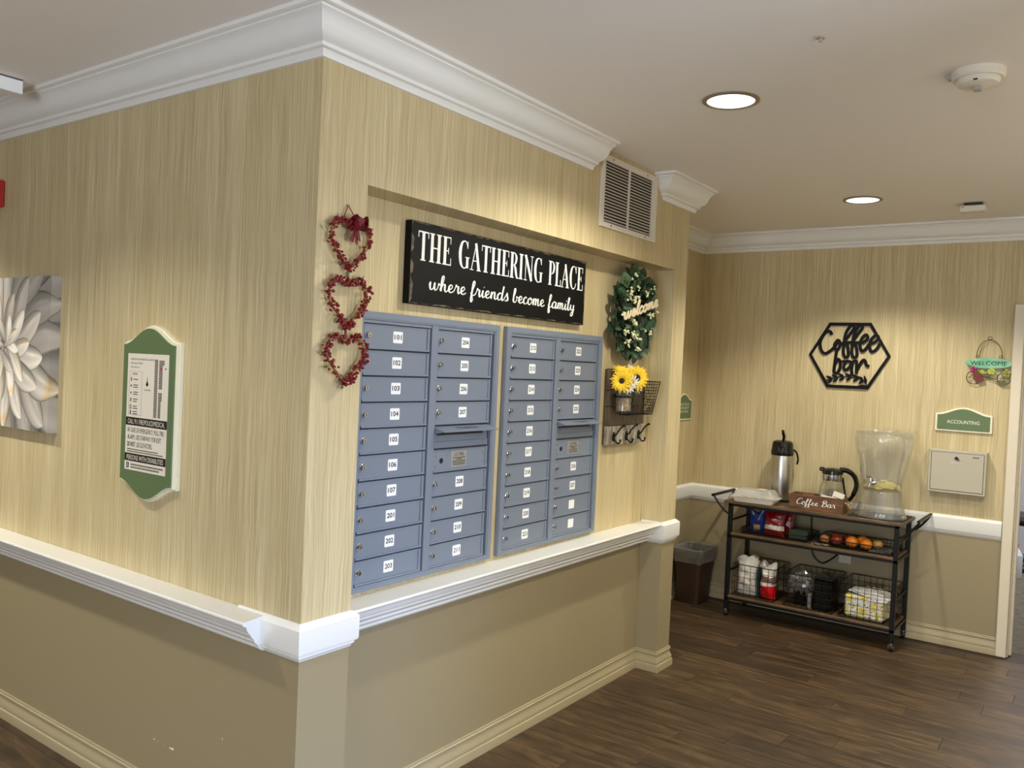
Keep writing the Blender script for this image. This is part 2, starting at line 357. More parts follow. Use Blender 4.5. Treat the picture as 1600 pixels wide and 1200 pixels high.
# serif capitals: bars (x0,y0,x1,y1) in a 1-high cell and curved strokes [(x,y,width)]
def serif(mb, body, x0, y0, x1, h, z0, z1, m=0):
    T_, t_ = .160, .045      # thick stem, thin bar
    def stem(x, a=0., b=1.): return [(x-T_/2, a, x+T_/2, b), (x-T_/2-.065, a, x+T_/2+.065, a+.04), (x-T_/2-.065, b-.04, x+T_/2+.065, b)]
    G = {}
    G['T'] = (.66, stem(.33)[:2] + [(.02, .95, .64, 1.0), (.02, .78, .055, .98), (.605, .78, .64, .98)], [])
    G['H'] = (.80, stem(.19) + stem(.61) + [(.19, .48, .61, .52)], [])
    G['E'] = (.62, stem(.19) + [(.1, .96, .55, 1.0), (.52, .76, .55, 1.0), (.19, .49, .42, .525), (.395, .40, .425, .62), (.1, 0, .58, .04), (.55, 0, .58, .26)], [])
    G['L'] = (.58, stem(.19) + [(.1, 0, .55, .04), (.52, 0, .55, .28)], [])
    G['I'] = (.40, stem(.2), [])
    G['P'] = (.60, stem(.19), [[(.2,.985,.03),(.38,.97,.04),(.5,.85,.11),(.52,.72,.12),(.46,.56,.09),(.36,.48,.035),(.2,.47,.03)]])
    G['R'] = (.70, stem(.19), [[(.2,.985,.03),(.38,.97,.04),(.49,.86,.11),(.51,.74,.12),(.45,.59,.09),(.36,.51,.035),(.2,.5,.03)], [(.36,.5,.06),(.46,.38,.12),(.52,.18,.12),(.6,.03,.08),(.7,.03,.03)]])
    G['N'] = (.84, [(.15,0,.19,1),(.05,0,.29,.03),(.05,.97,.22,1),(.65,0,.69,1),(.55,.97,.79,1)], [[(.14,1.0,.14),(.67,.0,.14)]])
    G['A'] = (.76, [(0,0,.24,.03),(.46,0,.76,.03),(.19,.33,.55,.365)], [[(.38,1.0,.03),(.1,0.,.035)], [(.36,1.0,.13),(.62,0.,.14)]])
    cc = [(.62,.74,.03),(.58,.88,.05),(.5,.97,.04),(.38,.99,.04),(.22,.9,.1),(.13,.65,.15),(.12,.45,.155),(.17,.2,.13),(.27,.06,.07),(.4,.01,.035),(.52,.06,.035),(.6,.16,.03),(.64,.27,.025)]
    G['C'] = (.72, [(.61,.70,.64,1.0)], [cc])
    G['G'] = (.80, [(.61,.74,.64,1.0),(.54,.03,.68,.42),(.47,.40,.76,.43)], [cc[:10]+[(.5,.04,.04),(.6,.12,.04)]])
    G[' '] = (.42, [], [])
    tot = sum(G[c][0] for c in body); s = (x1-x0)/tot; cx = 0
    out = []
    for c in body:
        adv, bars, strokes = G[c]; mb = MB(); lift = 0
        if bars: out.append(mb)
        for (a, b, c_, d) in bars:
            lift += 2.5e-5; mb.prism([(x0+(cx+a)*s, y0+b*h), (x0+(cx+c_)*s, y0+b*h), (x0+(cx+c_)*s, y0+d*h), (x0+(cx+a)*s, y0+d*h)], z0-.0004, z1+lift, m)
        for st in strokes:
            p3 = spline(st, 5) if len(st) > 2 else st
            L_ = []; R_ = []
            for i, (px, py, ww) in enumerate(p3):
                a = p3[max(0, i-1)]; b = p3[min(len(p3)-1, i+1)]
                dx, dy = (b[0]-a[0])*s, (b[1]-a[1])*h; l = hypot(dx, dy) or 1; nx, ny = -dy/l, dx/l
                X, Y = x0+(cx+px)*s, y0+py*h; e = ww*1.12*s/2
                L_.append((X+nx*e, Y+ny*e)); R_.append((X-nx*e, Y-ny*e))
            for i in range(len(p3)-1):
                lift += 1e-5; mb.prism([L_[i], R_[i], R_[i+1], L_[i+1]], z0-.0004, z1+lift, m)
        cx += adv
    return out

# ------------------------------------------------------------------ moulding sweep
def sweep(mb, path, prof, d0=None, d1=None, m=0):
    """extrude profile (offset, z) along a plan path; the room is on the right-hand side"""
    n = len(path); N_ = []
    for i in range(n-1):
        dx, dy = path[i+1][0]-path[i][0], path[i+1][1]-path[i][1]; l = hypot(dx, dy) or 1; N_.append((dy/l, -dx/l))
    D = []
    for i in range(n):
        if i == 0: D.append(d0 or N_[0])
        elif i == n-1: D.append(d1 or N_[-1])
        else:
            a, b = N_[i-1], N_[i]; k = 1+a[0]*b[0]+a[1]*b[1]; D.append(((a[0]+b[0])/k, (a[1]+b[1])/k))
    vs = []; fs = []; k = len(prof)
    for i in range(n):
        for (o, z) in prof: vs.append((path[i][0]+D[i][0]*o, path[i][1]+D[i][1]*o, z))
    for i in range(n-1):
        for j in range(k-1): fs.append((i*k+j, i*k+j+1, (i+1)*k+j+1, (i+1)*k+j))
    fs.append(tuple(range(k))); fs.append(tuple(range((n-1)*k, n*k)))
    return mb.add(vs, fs, m)
CROWN = [(0,2.572),(.010,2.573),(.013,2.584),(.019,2.593),(.031,2.596),(.031,2.608),(.038,2.611),(.052,2.617),(.064,2.629),(.072,2.645),(.080,2.662),(.090,2.674),(.099,2.679),(.101,2.684),(.110,2.684),(.118,2.687),(.118,2.6999),(0,2.6999)]
RAIL = [(0,.828),(.100,.828),(.104,.825),(.104,.820),(.098,.815),(.090,.812),(.086,.806),(.082,.796),(.074,.786),(.068,.784),(.066,.776),(.056,.766),(.050,.762),(.048,.752),(.036,.742),(.030,.739),(.028,.728),(.012,.716),(0,.715)]
SILL = [(0,.824)] + [(o+.032, z) for o, z in RAIL[1:-1]] + [(.02,.715),(0,.715)]
BLOCK = [(0,.834),(.004,.834),(.022,.818),(.022,.745),(.019,.738),(.012,.735),(.012,.728),(.006,.722),(.003,.715),(0,.715)]
BASE = [(0,.110),(.004,.110),(.006,.107),(.005,.103),(.005,.101),(.009,.098),(.009,.092),(.005,.088),(.005,.080),(.008,.068),(.013,.056),(.014,.046),(.012,.040),(.018,.037),(.019,.033),(.019,.0),(0,.0)]

# ================================================================== THE SETTING
# floor slab with its planks
YL0, YL1 = -5.2, 6.0
s_ = MB().box((-6, YL0, -.12), (4.43, YL1, -.004)); floor = obj('floor', s_, mat('dark_subfloor', (58, 42, 30), .6)); floor['kind'] = 'structure'
pm = MB().cbox((.0008, .0008, -.0039), (.1512, 1.2192, 0), .0008).mesh('floor_plank', PLANK)
rng = random.Random(3); cnt = 0
jx = {0: -.46, -1: -1.04, -2: -.845, -3: -.645, 1: -.2, 2: -.9, 3: -1.21, 4: -.7, 5: -.3, 6: -1.395, 7: -.415, 8: -.75}
for i in range(-20, 12):
    x = 2.53 - .152 + i*.152 + .152*1
    x0 = x - .152
    if x0 < -.75 or x0 + .152 > 4.44: continue
    base = jx.get(i, rng.uniform(-1.2, 0))
    j = base - 1.22*3
    while j < 2.2:
        vis = True
        if x0 > .0 and j > .15 and x0 < 2.6: vis = False
        if x0 >= 2.6 and j > .62: vis = False
        if x0 < .1 and j+1.22 < -2.6: vis = False
        if vis and cnt < 292:
            o = obj('floor_plank' if cnt == 0 else 'floor_plank', pm, None, floor, (x0, j, 0)); cnt += 1
        j += 1.22
# other floor boards beyond view stay as one sheet
s_ = MB()
for i in range(-56, -21):
    s_.box((2.53+.152*i, YL0+.3, -.0039), (2.53+.152*i+.1505, YL1, 0))
o = obj('floor_boards_behind_viewer', s_, PLANK, floor, smooth=0); o['kind'] = 'stuff'; o.name = 'floor_boards'

# ceiling, in strips around nothing: a plain slab
o = obj('ceiling', MB().box((-6, YL0, ZC), (4.43, YL1, ZC+.1)), CEILM); o['kind'] = 'structure'

def wall(name, boxes):
    """boxes: (lo, hi, material index 0 paper, 1 paint)"""
    mb = MB()
    for lo, hi, k in boxes: mb.box(lo, hi, k)
    o = obj(name, mb, [WP, PAINT], smooth=0); o['kind'] = 'structure'; return o
ZR = .77
# left wall (the side with the evacuation sign)
wall('wall_left', [((0, .35, ZR), (.35, YL1, ZC), 0), ((0, .35, 0), (.35, YL1, ZR), 1)])
# mailbox wall: corner pillar, recess, header, end pillar
B = []
def col(x0, y0, x1, y1):
    B.append(((x0, y0, ZR), (x1, y1, ZC), 0)); B.append(((x0, y0, 0), (x1, y1, ZR), 1))
col(0, 0, .208, .35); col(2.54, 0, 2.70, .60)
B.append(((.208, .13, ZR), (2.54, .35, 2.227), 0)); B.append(((.208, .13, 0), (2.54, .35, ZR), 1))
B.append(((.208, 0, 2.227), (2.54, .35, ZC), 0))
wall('wall_front', B)
wall('wall_side', [((2.60, .60, ZR), (4.43, .75, ZC), 0), ((2.60, .60, 0), (4.43, .75, ZR), 1)])
# back wall with the office doorway
DY0, DY1, DZ = -1.527, -2.45, 2.12
wall('wall_back', [((4.29, DY0, ZR), (4.43, .60, ZC), 0), ((4.29, DY0, 0), (4.43, .60, ZR), 1),
                   ((4.29, DY1, DZ), (4.43, DY0, ZC), 0), ((4.29, -2.75, ZR), (4.43, DY1, ZC), 0), ((4.29, -2.75, 0), (4.43, DY1, ZR), 1)])
# corridor wall opposite, lobby behind the viewer with its windows
o = obj('wall_right', MB().box((.45, -2.75, 0), (4.43, -2.62, ZC)).box((.45, YL0, 0), (.58, -2.75, ZC)), mat('pale_bounce_paint', (238, 232, 218), .7), smooth=0); o['kind'] = 'structure'  # unseen wall made pale to bounce light up to the ceiling
wall('wall_window_side', [((-6, YL0, 0), (-.95, YL0+.08, ZC), 0), ((-.95, YL0, 2.12), (.45, YL0+.08, ZC), 0), ((-.95, YL0, 0), (.45, YL0+.08, .36), 0)])
wall('wall_behind', [((-6, YL0, 0), (-5.88, -3.6, ZC), 0), ((-6, -.8, 0), (-5.88, YL1, ZC), 0), ((-6, -3.6, 2.5), (-5.88, -.8, ZC), 0), ((-6, -3.6, 0), (-5.88, -.8, .5), 0)])
wall('wall_far_left', [((-6, YL1, 0), (.35, YL1+.12, ZC), 0)])

# trims
s_ = MB(); sweep(s_, [(0, YL1), (0, 0), (1.60, 0)], CROWN, d1=(.45, -1)); o = obj('trim_1', s_, TRIM, smooth=25); o['kind'] = 'structure'
s_ = MB(); sweep(s_, [(2.358, 0), (2.3581, 0), (2.748, 0)], CROWN, d0=(-1, 0), d1=(.45, -1))
# mitred return of the pillar crown
s_.v = []; s_.f = []; s_.m = []
P0 = [(2.358-o_, 0, z) for o_, z in CROWN]; P1 = [(2.358-o_, -o_, z) for o_, z in CROWN]; P2 = [(2.748+.45*o_, -o_, z) for o_, z in CROWN]
k_ = len(CROWN); s_.add(P0+P1+P2, [(i*k_+j, i*k_+j+1, (i+1)*k_+j+1, (i+1)*k_+j) for i in range(2) for j in range(k_-1)] + [tuple(range(2*k_, 3*k_))])
o = obj('trim_2', s_, TRIM, smooth=25); o['kind'] = 'structure'
s_ = MB(); sweep(s_, [(2.70, .6), (4.29, .6), (4.29, -2.62)], CROWN); o = obj('trim_3', s_, TRIM, smooth=25); o['kind'] = 'structure'
s_ = MB(); sweep(s_, [(0, YL1), (0, .166)], RAIL, d1=(-1, -.20)); o = obj('trim_4', s_, TRIM, smooth=25); o['kind'] = 'structure'
s_ = MB(); sweep(s_, [(.208, .13), (2.54, .13)], SILL); o = obj('trim_5', s_, TRIM, smooth=25); o['kind'] = 'structure'
s_ = MB(); sweep(s_, [(0, .30), (0, 0), (.208, 0), (.208, .125)], BLOCK); o = obj('trim_6', s_, TRIM, smooth=25); o['kind'] = 'structure'
s_ = MB(); sweep(s_, [(2.54, .125), (2.54, 0), (2.70, 0), (2.70, .59)], BLOCK); o = obj('trim_7', s_, TRIM, smooth=25); o['kind'] = 'structure'
s_ = MB(); sweep(s_, [(2.705, .6), (4.29, .6), (4.29, -1.462)], BLOCK); o = obj('trim_8', s_, TRIM, smooth=25); o['kind'] = 'structure'
s_ = MB(); sweep(s_, [(0, YL1), (0, 0), (.208, 0), (.208, .13), (2.54, .13), (2.54, 0), (2.70, 0), (2.70, .59)], BASE); o = obj('baseboard_front', s_, BASEP, smooth=25); o['kind'] = 'structure'
s_ = MB(); sweep(s_, [(2.70, .6), (4.29, .6), (4.29, -1.466)], BASE); o = obj('baseboard_back', s_, BASEP, smooth=25); o['kind'] = 'structure'
# doorway casing
s_ = MB()
s_.cbox((4.262, -1.524, 0), (4.291, -1.466, 2.18), .004); s_.cbox((4.262, -2.454, 2.12), (4.291, -1.525, 2.18), .004); s_.cbox((4.262, -2.51, 0), (4.291, -2.455, 2.18), .004)
s_.cbox((4.292, -1.532, 0), (4.435, -1.526, 2.119), .002); s_.cbox((4.292, -2.449, 2.105), (4.435, -1.533, 2.119), .003)
s_.cbox((4.345, -1.545, 0), (4.40, -1.530, 2.12), .003); s_.cbox((4.285, -2.46, 0), (4.435, -2.45, 2.13), .003)
o = obj('door_1', s_, mat('cream_door_casing', (222, 210, 188), .4)); o['kind'] = 'structure'
# the office beyond the doorway
CARPET = mat('grey_carpet', (84, 78, 68), .95, noise=((60, 18, 10), 1.0, (126, 119, 104)), bump=(300, .6))
o = obj('floor_office', MB().box((4.43, -4.5, -.1), (8.3, .5, -.002)), CARPET); o['kind'] = 'structure'
OW = mat('office_wall_paint', (206, 208, 214), .7)
s_ = MB().box((8.2, -4.5, 0), (8.3, .5, 2.7)); s_.box((4.43, .4, 0), (8.3, .5, 2.7)); s_.box((4.43, -4.6, 0), (8.3, -4.5, 2.7)); s_.box((4.43, -4.5, 2.7), (8.3, .5, 2.8))
s_.box((4.40, -4.5, 0), (4.43, -2.75, 2.7))
o = obj('wall_office', s_, OW, smooth=0); o['kind'] = 'structure'

# small paint chips on the left wainscot
CHIP = mat('bare_plaster_chip', (236, 232, 220), .7)
s_ = MB()
for (y, z, a, b) in [(.77, .247, .010, .003), (.745, .246, .004, .002), (.70, .2455, .003, .0015), (.668, .245, .012, .004), (.655, .246, .014, .006), (.368, .367, .004, .005)]:
    s_.add([(-.0006, y, z-b), (-.0006, y-a, z-b*.4), (-.0006, y-a*.8, z+b*.7), (-.0006, y+a*.2, z+b*.3)], [(0, 1, 2, 3)])
o = obj('wall_chip', s_, CHIP, smooth=0); tag(o, 'small white paint chips scuffed into the beige wall below the left rail', 'wall damage', kind='stuff')

# ================================================================== FIXTURES ON THE CEILING
LENS = bpy.data.materials.new('lamp_lens'); LENS.use_nodes = True
b_ = LENS.node_tree.nodes['Principled BSDF']; b_.inputs['Base Color'].default_value = (.9, .95, .95, 1)
b_.inputs['Emission Color'].default_value = (.80, .97, 1.0, 1); b_.inputs['Emission Strength'].default_value = 1.6
CANRIM = mat('bronze_grey_can_rim', (150, 134, 112), .35, .3)
def downlight(x, y, label, R=.088):
    t = thing('recessed_downlight', label, 'ceiling light', (x, y, ZC), group='recessed ceiling lights')
    m_ = MB().lathe([(R+.018, 0), (R+.018, -.004), (R+.012, -.007), (R+.002, -.007), (R, -.003)], 40); obj('trim_ring', m_, CANRIM, t)
    m_ = MB().lathe([(.0001, -.0045), (R*.5, -.005), (R+.001, -.004), (R+.001, -.001)], 40, cap=False); obj('lens', m_, LENS, t)
    return t
downlight(1.32, -.77, 'round lit recessed ceiling light nearer the viewer, above the mailboxes')
downlight(3.33, -.77, 'smaller-looking round lit ceiling light farther off, toward the coffee cart')
# smoke detector
PLAS = mat('white_plastic', (228, 222, 208), .4)
t = thing('smoke_detector', 'large round white smoke detector on a base plate on the ceiling', 'smoke detector', (1.41, -1.585, ZC))
obj('base_plate', MB().lathe([(.080, 0), (.080, -.022), (.074, -.028)], 36), PLAS, t)
obj('housing', MB().lathe([(.066, -.026), (.066, -.034), (.060, -.044), (.048, -.05), (.0001, -.052)], 36), PLAS, t)
obj('test_button', MB().cbox((-.022, -.012, -.066), (.008, .012, -.05), .003), mat('grey_plastic', (170, 165, 155), .4), t)
obj('sensing_slot', MB().box((-.062, -.006, -.045), (-.052, .006, -.037)), mat('black_plastic', (22, 20, 19), .35), t)
obj('cable_entry', MB().cbox((-.010, .074, -.016), (.02, .092, 0), .003), mat('grey_plastic', (170, 165, 155), .4), t)
BLK = MATS['black_plastic']
t = thing('ceiling_sensor', 'small white rectangular sensor box hanging below a dark gap near the back wall crown', 'sensor', (3.66, -1.29, ZC))
obj('mount', MB().box((-.03, -.045, -.02), (.03, .045, 0)), BLK, t)
obj('housing', MB().cbox((-.045, -.066, -.052), (.045, .066, -.018), .006), PLAS, t)
obj('indicator', MB().box((-.047, .045, -.03), (-.044, .052, -.025)), BLK, t)
t = thing('sprinkler_plate', 'tiny grey cover plate on the ceiling at the top right', 'sprinkler', (.88, -1.225, ZC))
obj('cover', MB().lathe([(.014, 0), (.013, -.004), (.006, -.006), (.005, -.014), (.0001, -.016)], 20), mat('tarnished_cover', (176, 160, 140), .5), t)
# white box fixture on the ceiling, cut by the left edge
t = thing('ceiling_box_fixture', 'long white box fixture under the ceiling at the left edge of the view', 'light fixture', (-.55, 1.56, ZC))
obj('housing', MB().cbox((-.37, -.012, -.058), (.372, .05, -.006), .003), mat('white_enamel', (240, 240, 240), .35), t)
obj('mounting_strip', MB().box((-.37, -.006, -.008), (.372, .045, 0)), mat('dark_metal', (60, 60, 68), .5), t)

# ================================================================== LEFT WALL
# fire alarm
RED = mat('alarm_red', (170, 30, 28), .4)
t = thing('fire_alarm', 'red fire alarm sounder high on the wall at the left edge', 'fire alarm', (0, 2.17, 2.33), RA)
obj('housing', MB().cbox((-.06, -.06, 0), (.075, .06, .05), .006), RED, t)
m_ = MB(); put_text(m_, 'FIRE', .0, -.008, .07, .014, .0505, 0); obj('lettering', m_, mat('white_print', (235, 232, 222), .6), t, smooth=0)
WHITEP = MATS['white_print']
# canvas print: petals as flat print (vertex colours on the canvas face and its wrapped edge)
def petal_list():
    P = []; rr = random.Random(11)
    # (angle deg, length, half width, start radius) outer ring first; centre is the flower heart
    for k in range(20): P.append((k*18+rr.uniform(-4, 4), .80, .115, .22, rr.uniform(.52, .70)))
    for k in range(17): P.append((k*21.2+rr.uniform(-5, 5)+4, .50, .078, .10, rr.uniform(.58, .82)))
    for k in range(14): P.append((k*25.7+rr.uniform(-6, 6), .36, .058, .05, rr.uniform(.66, .95)))
    for k in range(11): P.append((k*32.7+rr.uniform(-6, 6), .24, .042, .02, rr.uniform(.70, 1.0)))
    for k in range(9): P.append((k*40+rr.uniform(-6, 6), .14, .030, .0, rr.uniform(.75, 1.05)))
    return P
PL = petal_list()
def paint(x, y):
    """x,y metres from flower heart -> sRGB-like colour"""
    col_ = [.42, .38, .34]
    a0 = atan2(y, x); d = hypot(x, y); g = 0
    for i, (ang, Ln, hw, st, br) in enumerate(PL):
        da = (a0-radians(ang)+pi) % (2*pi)-pi
        if abs(da) > 1.0: continue
        t_ = d*cos(da); s__ = d*sin(da) + .03*sin(t_*9+i)
        if t_ < st or t_ > Ln: continue
        q = (t_-st)/(Ln-st); wv = hw*(max(0., sin(pi*min(1, (.04+.96*q)**1.35)))**.55)+1e-5
        if abs(s__) < wv:
            e = s__/wv; shade = (.62+.48*q)*(1-.34*e*e)*(1.04 - .22*e) + .05*sin(e*7+i) + (.22*max(0, 1-abs(e-.3)*5)*max(0, 1-abs(q-.7)*4))
            if abs(e) > .88: shade *= .72
            v = min(1, (br*shade*.92+.10)**.9)
            gold = .55*max(0, 1-abs(q-.88)*9)*(1 if i % 6 == 0 else 0) + (.6*max(0, 1-abs(e-.5)*3)*q if Ln < .27 and i % 2 else 0)
            col_ = [v*(.98-.02*gold), v*(.94-.17*gold), v*(.89-.45*gold)]
    return tuple(max(0.05, min(1, c)) for c in col_)
def canvas():
    t = thing('canvas_print', 'unframed canvas print of a grey and white flower with gold touches', 'wall art', (0, 1.995, 1.62), RA)
    X0, X1, Y0, Y1, D = -.60, .44, -.325, .325, .040
    mb = MB(); cols = []
    nu, nv = 260, 320
    xs0 = -.06
    vs = []; fs = []
    for j in range(nv+1):
        for i in range(nu+1):
            x = xs0+(X1-xs0)*i/nu; y = Y0+(Y1-Y0)*j/nv; vs.append((x, y, D)); cols.append(paint(x-.02, y-.03))
    for j in range(nv):
        for i in range(nu): fs.append((j*(nu+1)+i, j*(nu+1)+i+1, (j+1)*(nu+1)+i+1, (j+1)*(nu+1)+i))
    mb.add(vs, fs); mb.m = [0]*len(fs)
    # coarser remainder out of the frame
    for (x0, x1, n) in ((X0, xs0, 60),):
        vs = []; fs = []
        for j in range(61):
            for i in range(n+1):
                x = x0+(x1-x0)*i/n; y = Y0+(Y1-Y0)*j/60; vs.append((x, y, D)); cols.append(paint(x-.02, y-.03))
        for j in range(60):
            for i in range(n): fs.append((j*(n+1)+i, j*(n+1)+i+1, (j+1)*(n+1)+i+1, (j+1)*(n+1)+i))
        mb.add(vs, fs)
    vs = []; fs = []
    for j in range(nv+1):
        for i in range(7):
            y = Y0+(Y1-Y0)*j/nv; vs.append((X1, y, D-D*i/6)); cols.append(paint(X1-.02+D*i/6, y-.03))
    for j in range(nv):
        for i in range(6): fs.append((j*7+i, j*7+i+1, (j+1)*7+i+1, (j+1)*7+i))
    mb.add(vs, fs)
    m = bpy.data.materials.new('printed_canvas'); m.use_nodes = True; nt = m.node_tree
    at = nt.nodes.new('ShaderNodeVertexColor'); at.layer_name = 'print'; nt.links.new(at.outputs[0], nt.nodes['Principled BSDF'].inputs['Base Color']); nt.nodes['Principled BSDF'].inputs['Roughness'].default_value = .6
    me = bpy.data.meshes.new('printed_canvas'); me.from_pydata(mb.v, [], mb.f); me.materials.append(m)
    ca = me.color_attributes.new('print', 'FLOAT_COLOR', 'POINT')
    flat = []
    for c in cols: flat += [*lin([q*255 for q in c]), 1.0]
    ca.data.foreach_set('color', flat)
    o = bpy.data.objects.new('printed_canvas', me); C.objects.link(o); o.parent = t
    obj('stretcher_frame', MB().box((X0+.001, Y0+.001, 0.0), (X1-.002, Y1-.001, D-.001)), mat('canvas_edge', (200, 196, 190), .7), t)
canvas()

# evacuation sign
GREEN = mat('sage_green_sign', (96, 116, 78), .45); CREAM = mat('cream_sign_edge', (238, 232, 206), .4)
def ogee(hw, h, rise, drop=0.0, n=20, notch=.02):
    top = []
    for i in range(n+1):
        q = -1+2*i/n; top.append((q*hw, h/2+rise*(.5+.5*cos(pi*q))))
    bot = [(x, -y if drop else -h/2) for x, y in reversed(top)] if drop else [(hw, -h/2), (-hw, -h/2)]
    return top + bot
t = thing('evacuation_sign', 'tall green evacuation plan sign with cream edge and ogee top and bottom', 'sign', (0, .843, 1.426), RA)
hw = .176
obj('backing_board', MB().prism(list(reversed(ogee(hw, .524, .060, 1))), 0, .014).prism(list(reversed(ogee(hw-.006, .512, .060, 1))), .014, .024), CREAM, t)
obj('green_face', MB().prism(list(reversed(ogee(hw-.013, .500, .060, 1))), .0235, .031), GREEN, t)
PAPER = mat('off_white_paper', (226, 218, 202), .6); INK = mat('black_ink', (26, 23, 20), .6); GINK = mat('grey_ink', (104, 98, 90), .6)
REDI = mat('red_ink', (170, 50, 40), .6); BLUI = mat('navy_ink', (38, 42, 84), .6)
m_ = MB(); z = .0314; pz = z+.0004; tz = pz+.0004
m_.prism([(-.132, -.213), (.134, -.213), (.134, .217), (-.132, .217)], z-.0006, z)
m_.prism([(-.132, -.048), (.134, -.048), (.134, -.018), (-.132, -.018)], z, pz, 1)
m_.prism([(-.132, -.180), (.134, -.180), (.134, -.151), (-.132, -.151)], z, pz, 1)
put_text(m_, 'CALL 911 FIRE/POLICE/MEDICAL', -.118, -.042, .122, -.024, tz, 0)
put_text(m_, 'PERSONS WITH DISABILITIES', -.118, -.175, .120, -.157, tz, 0)
put_text(m_, 'IN CASE OF EMERGENCY, PULL FIRE', -.118, -.076, .118, -.056, pz, 1)
put_text(m_, 'ALARM, USE STAIRWAY FOR EXIT.', -.118, -.102, .104, -.082, pz, 1)
put_text(m_, 'DO NOT', -.118, -.126, -.066, -.108, pz, 1); put_text(m_, 'DO NOT', -.117, -.126, -.065, -.108, pz+.0002, 1)
put_text(m_, 'USE ELEVATORS.', -.058, -.126, .046, -.108, pz, 1)
for k, (y, a, b) in enumerate([(-.136, -.118, .085), (-.144, -.118, .116), (-.192, -.090, .118), (-.202, -.090, .094)]):
    xx = a
    rr = random.Random(k)
    while xx < b:
        l = rr.uniform(.006, .016); hh = .0042 if k < 2 else .0058
        m_.prism([(xx, y-hh/2), (min(b, xx+l), y-hh/2), (min(b, xx+l), y+hh/2), (xx, y+hh/2)], z, pz, 2); xx += l+.0018
put_text(m_, 'LINDEN VALLEY RESIDENTIAL CARE FACILITY', -.112, .193, .066, .200, pz, 2)
put_text(m_, '9305 LILLIE STREET', -.112, .178, -.032, .185, pz, 2)
put_text(m_, 'LONG VIEW, CA', -.112, .163, -.052, .170, pz, 2)
# legend frame
for q in ([(-.118, .152), (-.034, .152), (-.034, .1512), (-.118, .1512)], [(-.118, -.008), (-.034, -.008), (-.034, -.0088), (-.118, -.0088)],
          [(-.118, -.0088), (-.1172, -.0088), (-.1172, .152), (-.118, .152)], [(-.0348, -.0088), (-.034, -.0088), (-.034, .152), (-.0348, .152)]):
    m_.prism(q, z, pz, 2)
put_text(m_, 'LEGEND', -.098, .139, -.064, .146, pz, 1)
rr = random.Random(5)
for k, y in enumerate([.122, .098, .072, .046, .020, -.006+.006]):
    c_ = [3, 1, 2, 2, 3, 4][k]
    if k in (1, 2): m_.prism([(-.108, y-.005), (-.098, y), (-.108, y+.005)], z, pz, c_)
    elif k == 4: m_.ring([(-.111, y-.008), (-.099, y-.008), (-.099, y+.008), (-.111, y+.008)], [(-.108, y-.005), (-.102, y-.005), (-.102, y+.005), (-.108, y+.005)], z, pz, c_)
    else: m_.prism([(-.108, y-.007), (-.101, y-.007), (-.101, y+.007), (-.108, y+.007)], z, pz, c_)
    for dy in ((.003, -.005) if k else (0,)):
        m_.prism([(-.090, y+dy-.0018), (-.090+rr.uniform(.02, .035), y+dy-.0018), (-.062, y+dy+.0018), (-.090, y+dy+.0018)], z, pz, 2)
m_.prism([(-.004, .098), (.004, .105), (0, .138)], z, pz, 1); m_.prism([(-.008, .106), (0, .098), (.008, .106), (0, .122)], z, pz, 1)
put_text(m_, 'YOU ARE HERE', -.020, .084, .022, .089, pz, 1)
# plan of rooms, a strip of small cells on both sides of a corridor
for k in range(34):
    y = .196 - k*.0061
    for (a, b) in ((.046, .066), (.074, .096 if 2 < k < 24 else (.106 if k < 9 else .090))):
        if k in (17, 18) and a > .05: continue
        m_.prism([(a+rr.uniform(-.001, .001), y-.0048), (b, y-.0048), (b, y), (a, y)], z, pz, 2)
m_.prism([(.082, .160), (.088, .160), (.088, .170), (.082, .170)], pz, tz, 3)
m_.prism([(.112, .163), (.120, .167), (.112, .171)], z, pz, 1)
m_.prism([(-.120, -.206), (-.103, -.206), (-.103, -.186), (-.120, -.186)], z, pz, 4)
m_.ring([(-.115, -.202), (-.108, -.202), (-.108, -.195), (-.115, -.195)], [(-.1135, -.2005), (-.1095, -.2005), (-.1095, -.1965), (-.1135, -.1965)], pz, tz, 0)
m_.prism([(-.114, -.193), (-.110, -.193), (-.110, -.189), (-.114, -.189)], pz, tz, 0)
obj('printed_plan', m_, [PAPER, INK, GINK, REDI, BLUI], t, smooth=0, label='white printed evacuation notice with floor plan')

# ================================================================== MAILBOXES
MBX = mat('blue_grey_mailbox_paint', (124, 133, 149), .42, .1)
MBD = mat('gap_shade_and_seam', (40, 46, 58), .6)  # dark backing colour stands in for shadow in the door gaps
CHR = mat('chrome', (205, 205, 208), .18, 1.0); TAGM = mat('white_number_sticker', (242, 243, 245), .45)
PITCHV = .0928; DW = .341
door_me = MB().cbox((0, .0030, .002), (DW, PITCHV-.0030, .0095), .0015)
door_me.box((.0, .0030, .0095), (DW, .0105, .0150)); door_me.box((DW-.012, .0105, .0095), (DW, PITCHV-.0030, .0135))
door_me.box((.0, PITCHV-.006, .0095), (DW-.012, PITCHV-.003, .0115))
door_me = door_me.mesh('door', MBX, 20)
lock_me = MB(); lock_me.lathe([(.0115, 0), (.0115, .003), (.0095, .0045), (.0092, .0115), (.0082, .013), (.0001, .0132)], 20, 0)
lock_me.box((-.0012, -.0045, .0130), (.0012, .0045, .0138), 1); lock_me = lock_me.mesh('lock', [CHR, BLK])
def rrect(x0, y0, x1, y1, r_, n=4):
    P = []
    for cx, cy, a in ((x1-r_, y0+r_, -90), (x1-r_, y1-r_, 0), (x0+r_, y1-r_, 90), (x0+r_, y0+r_, 180)):
        for k in range(n+1): q = radians(a+90*k/n); P.append((cx+r_*cos(q), cy+r_*sin(q)))
    return P
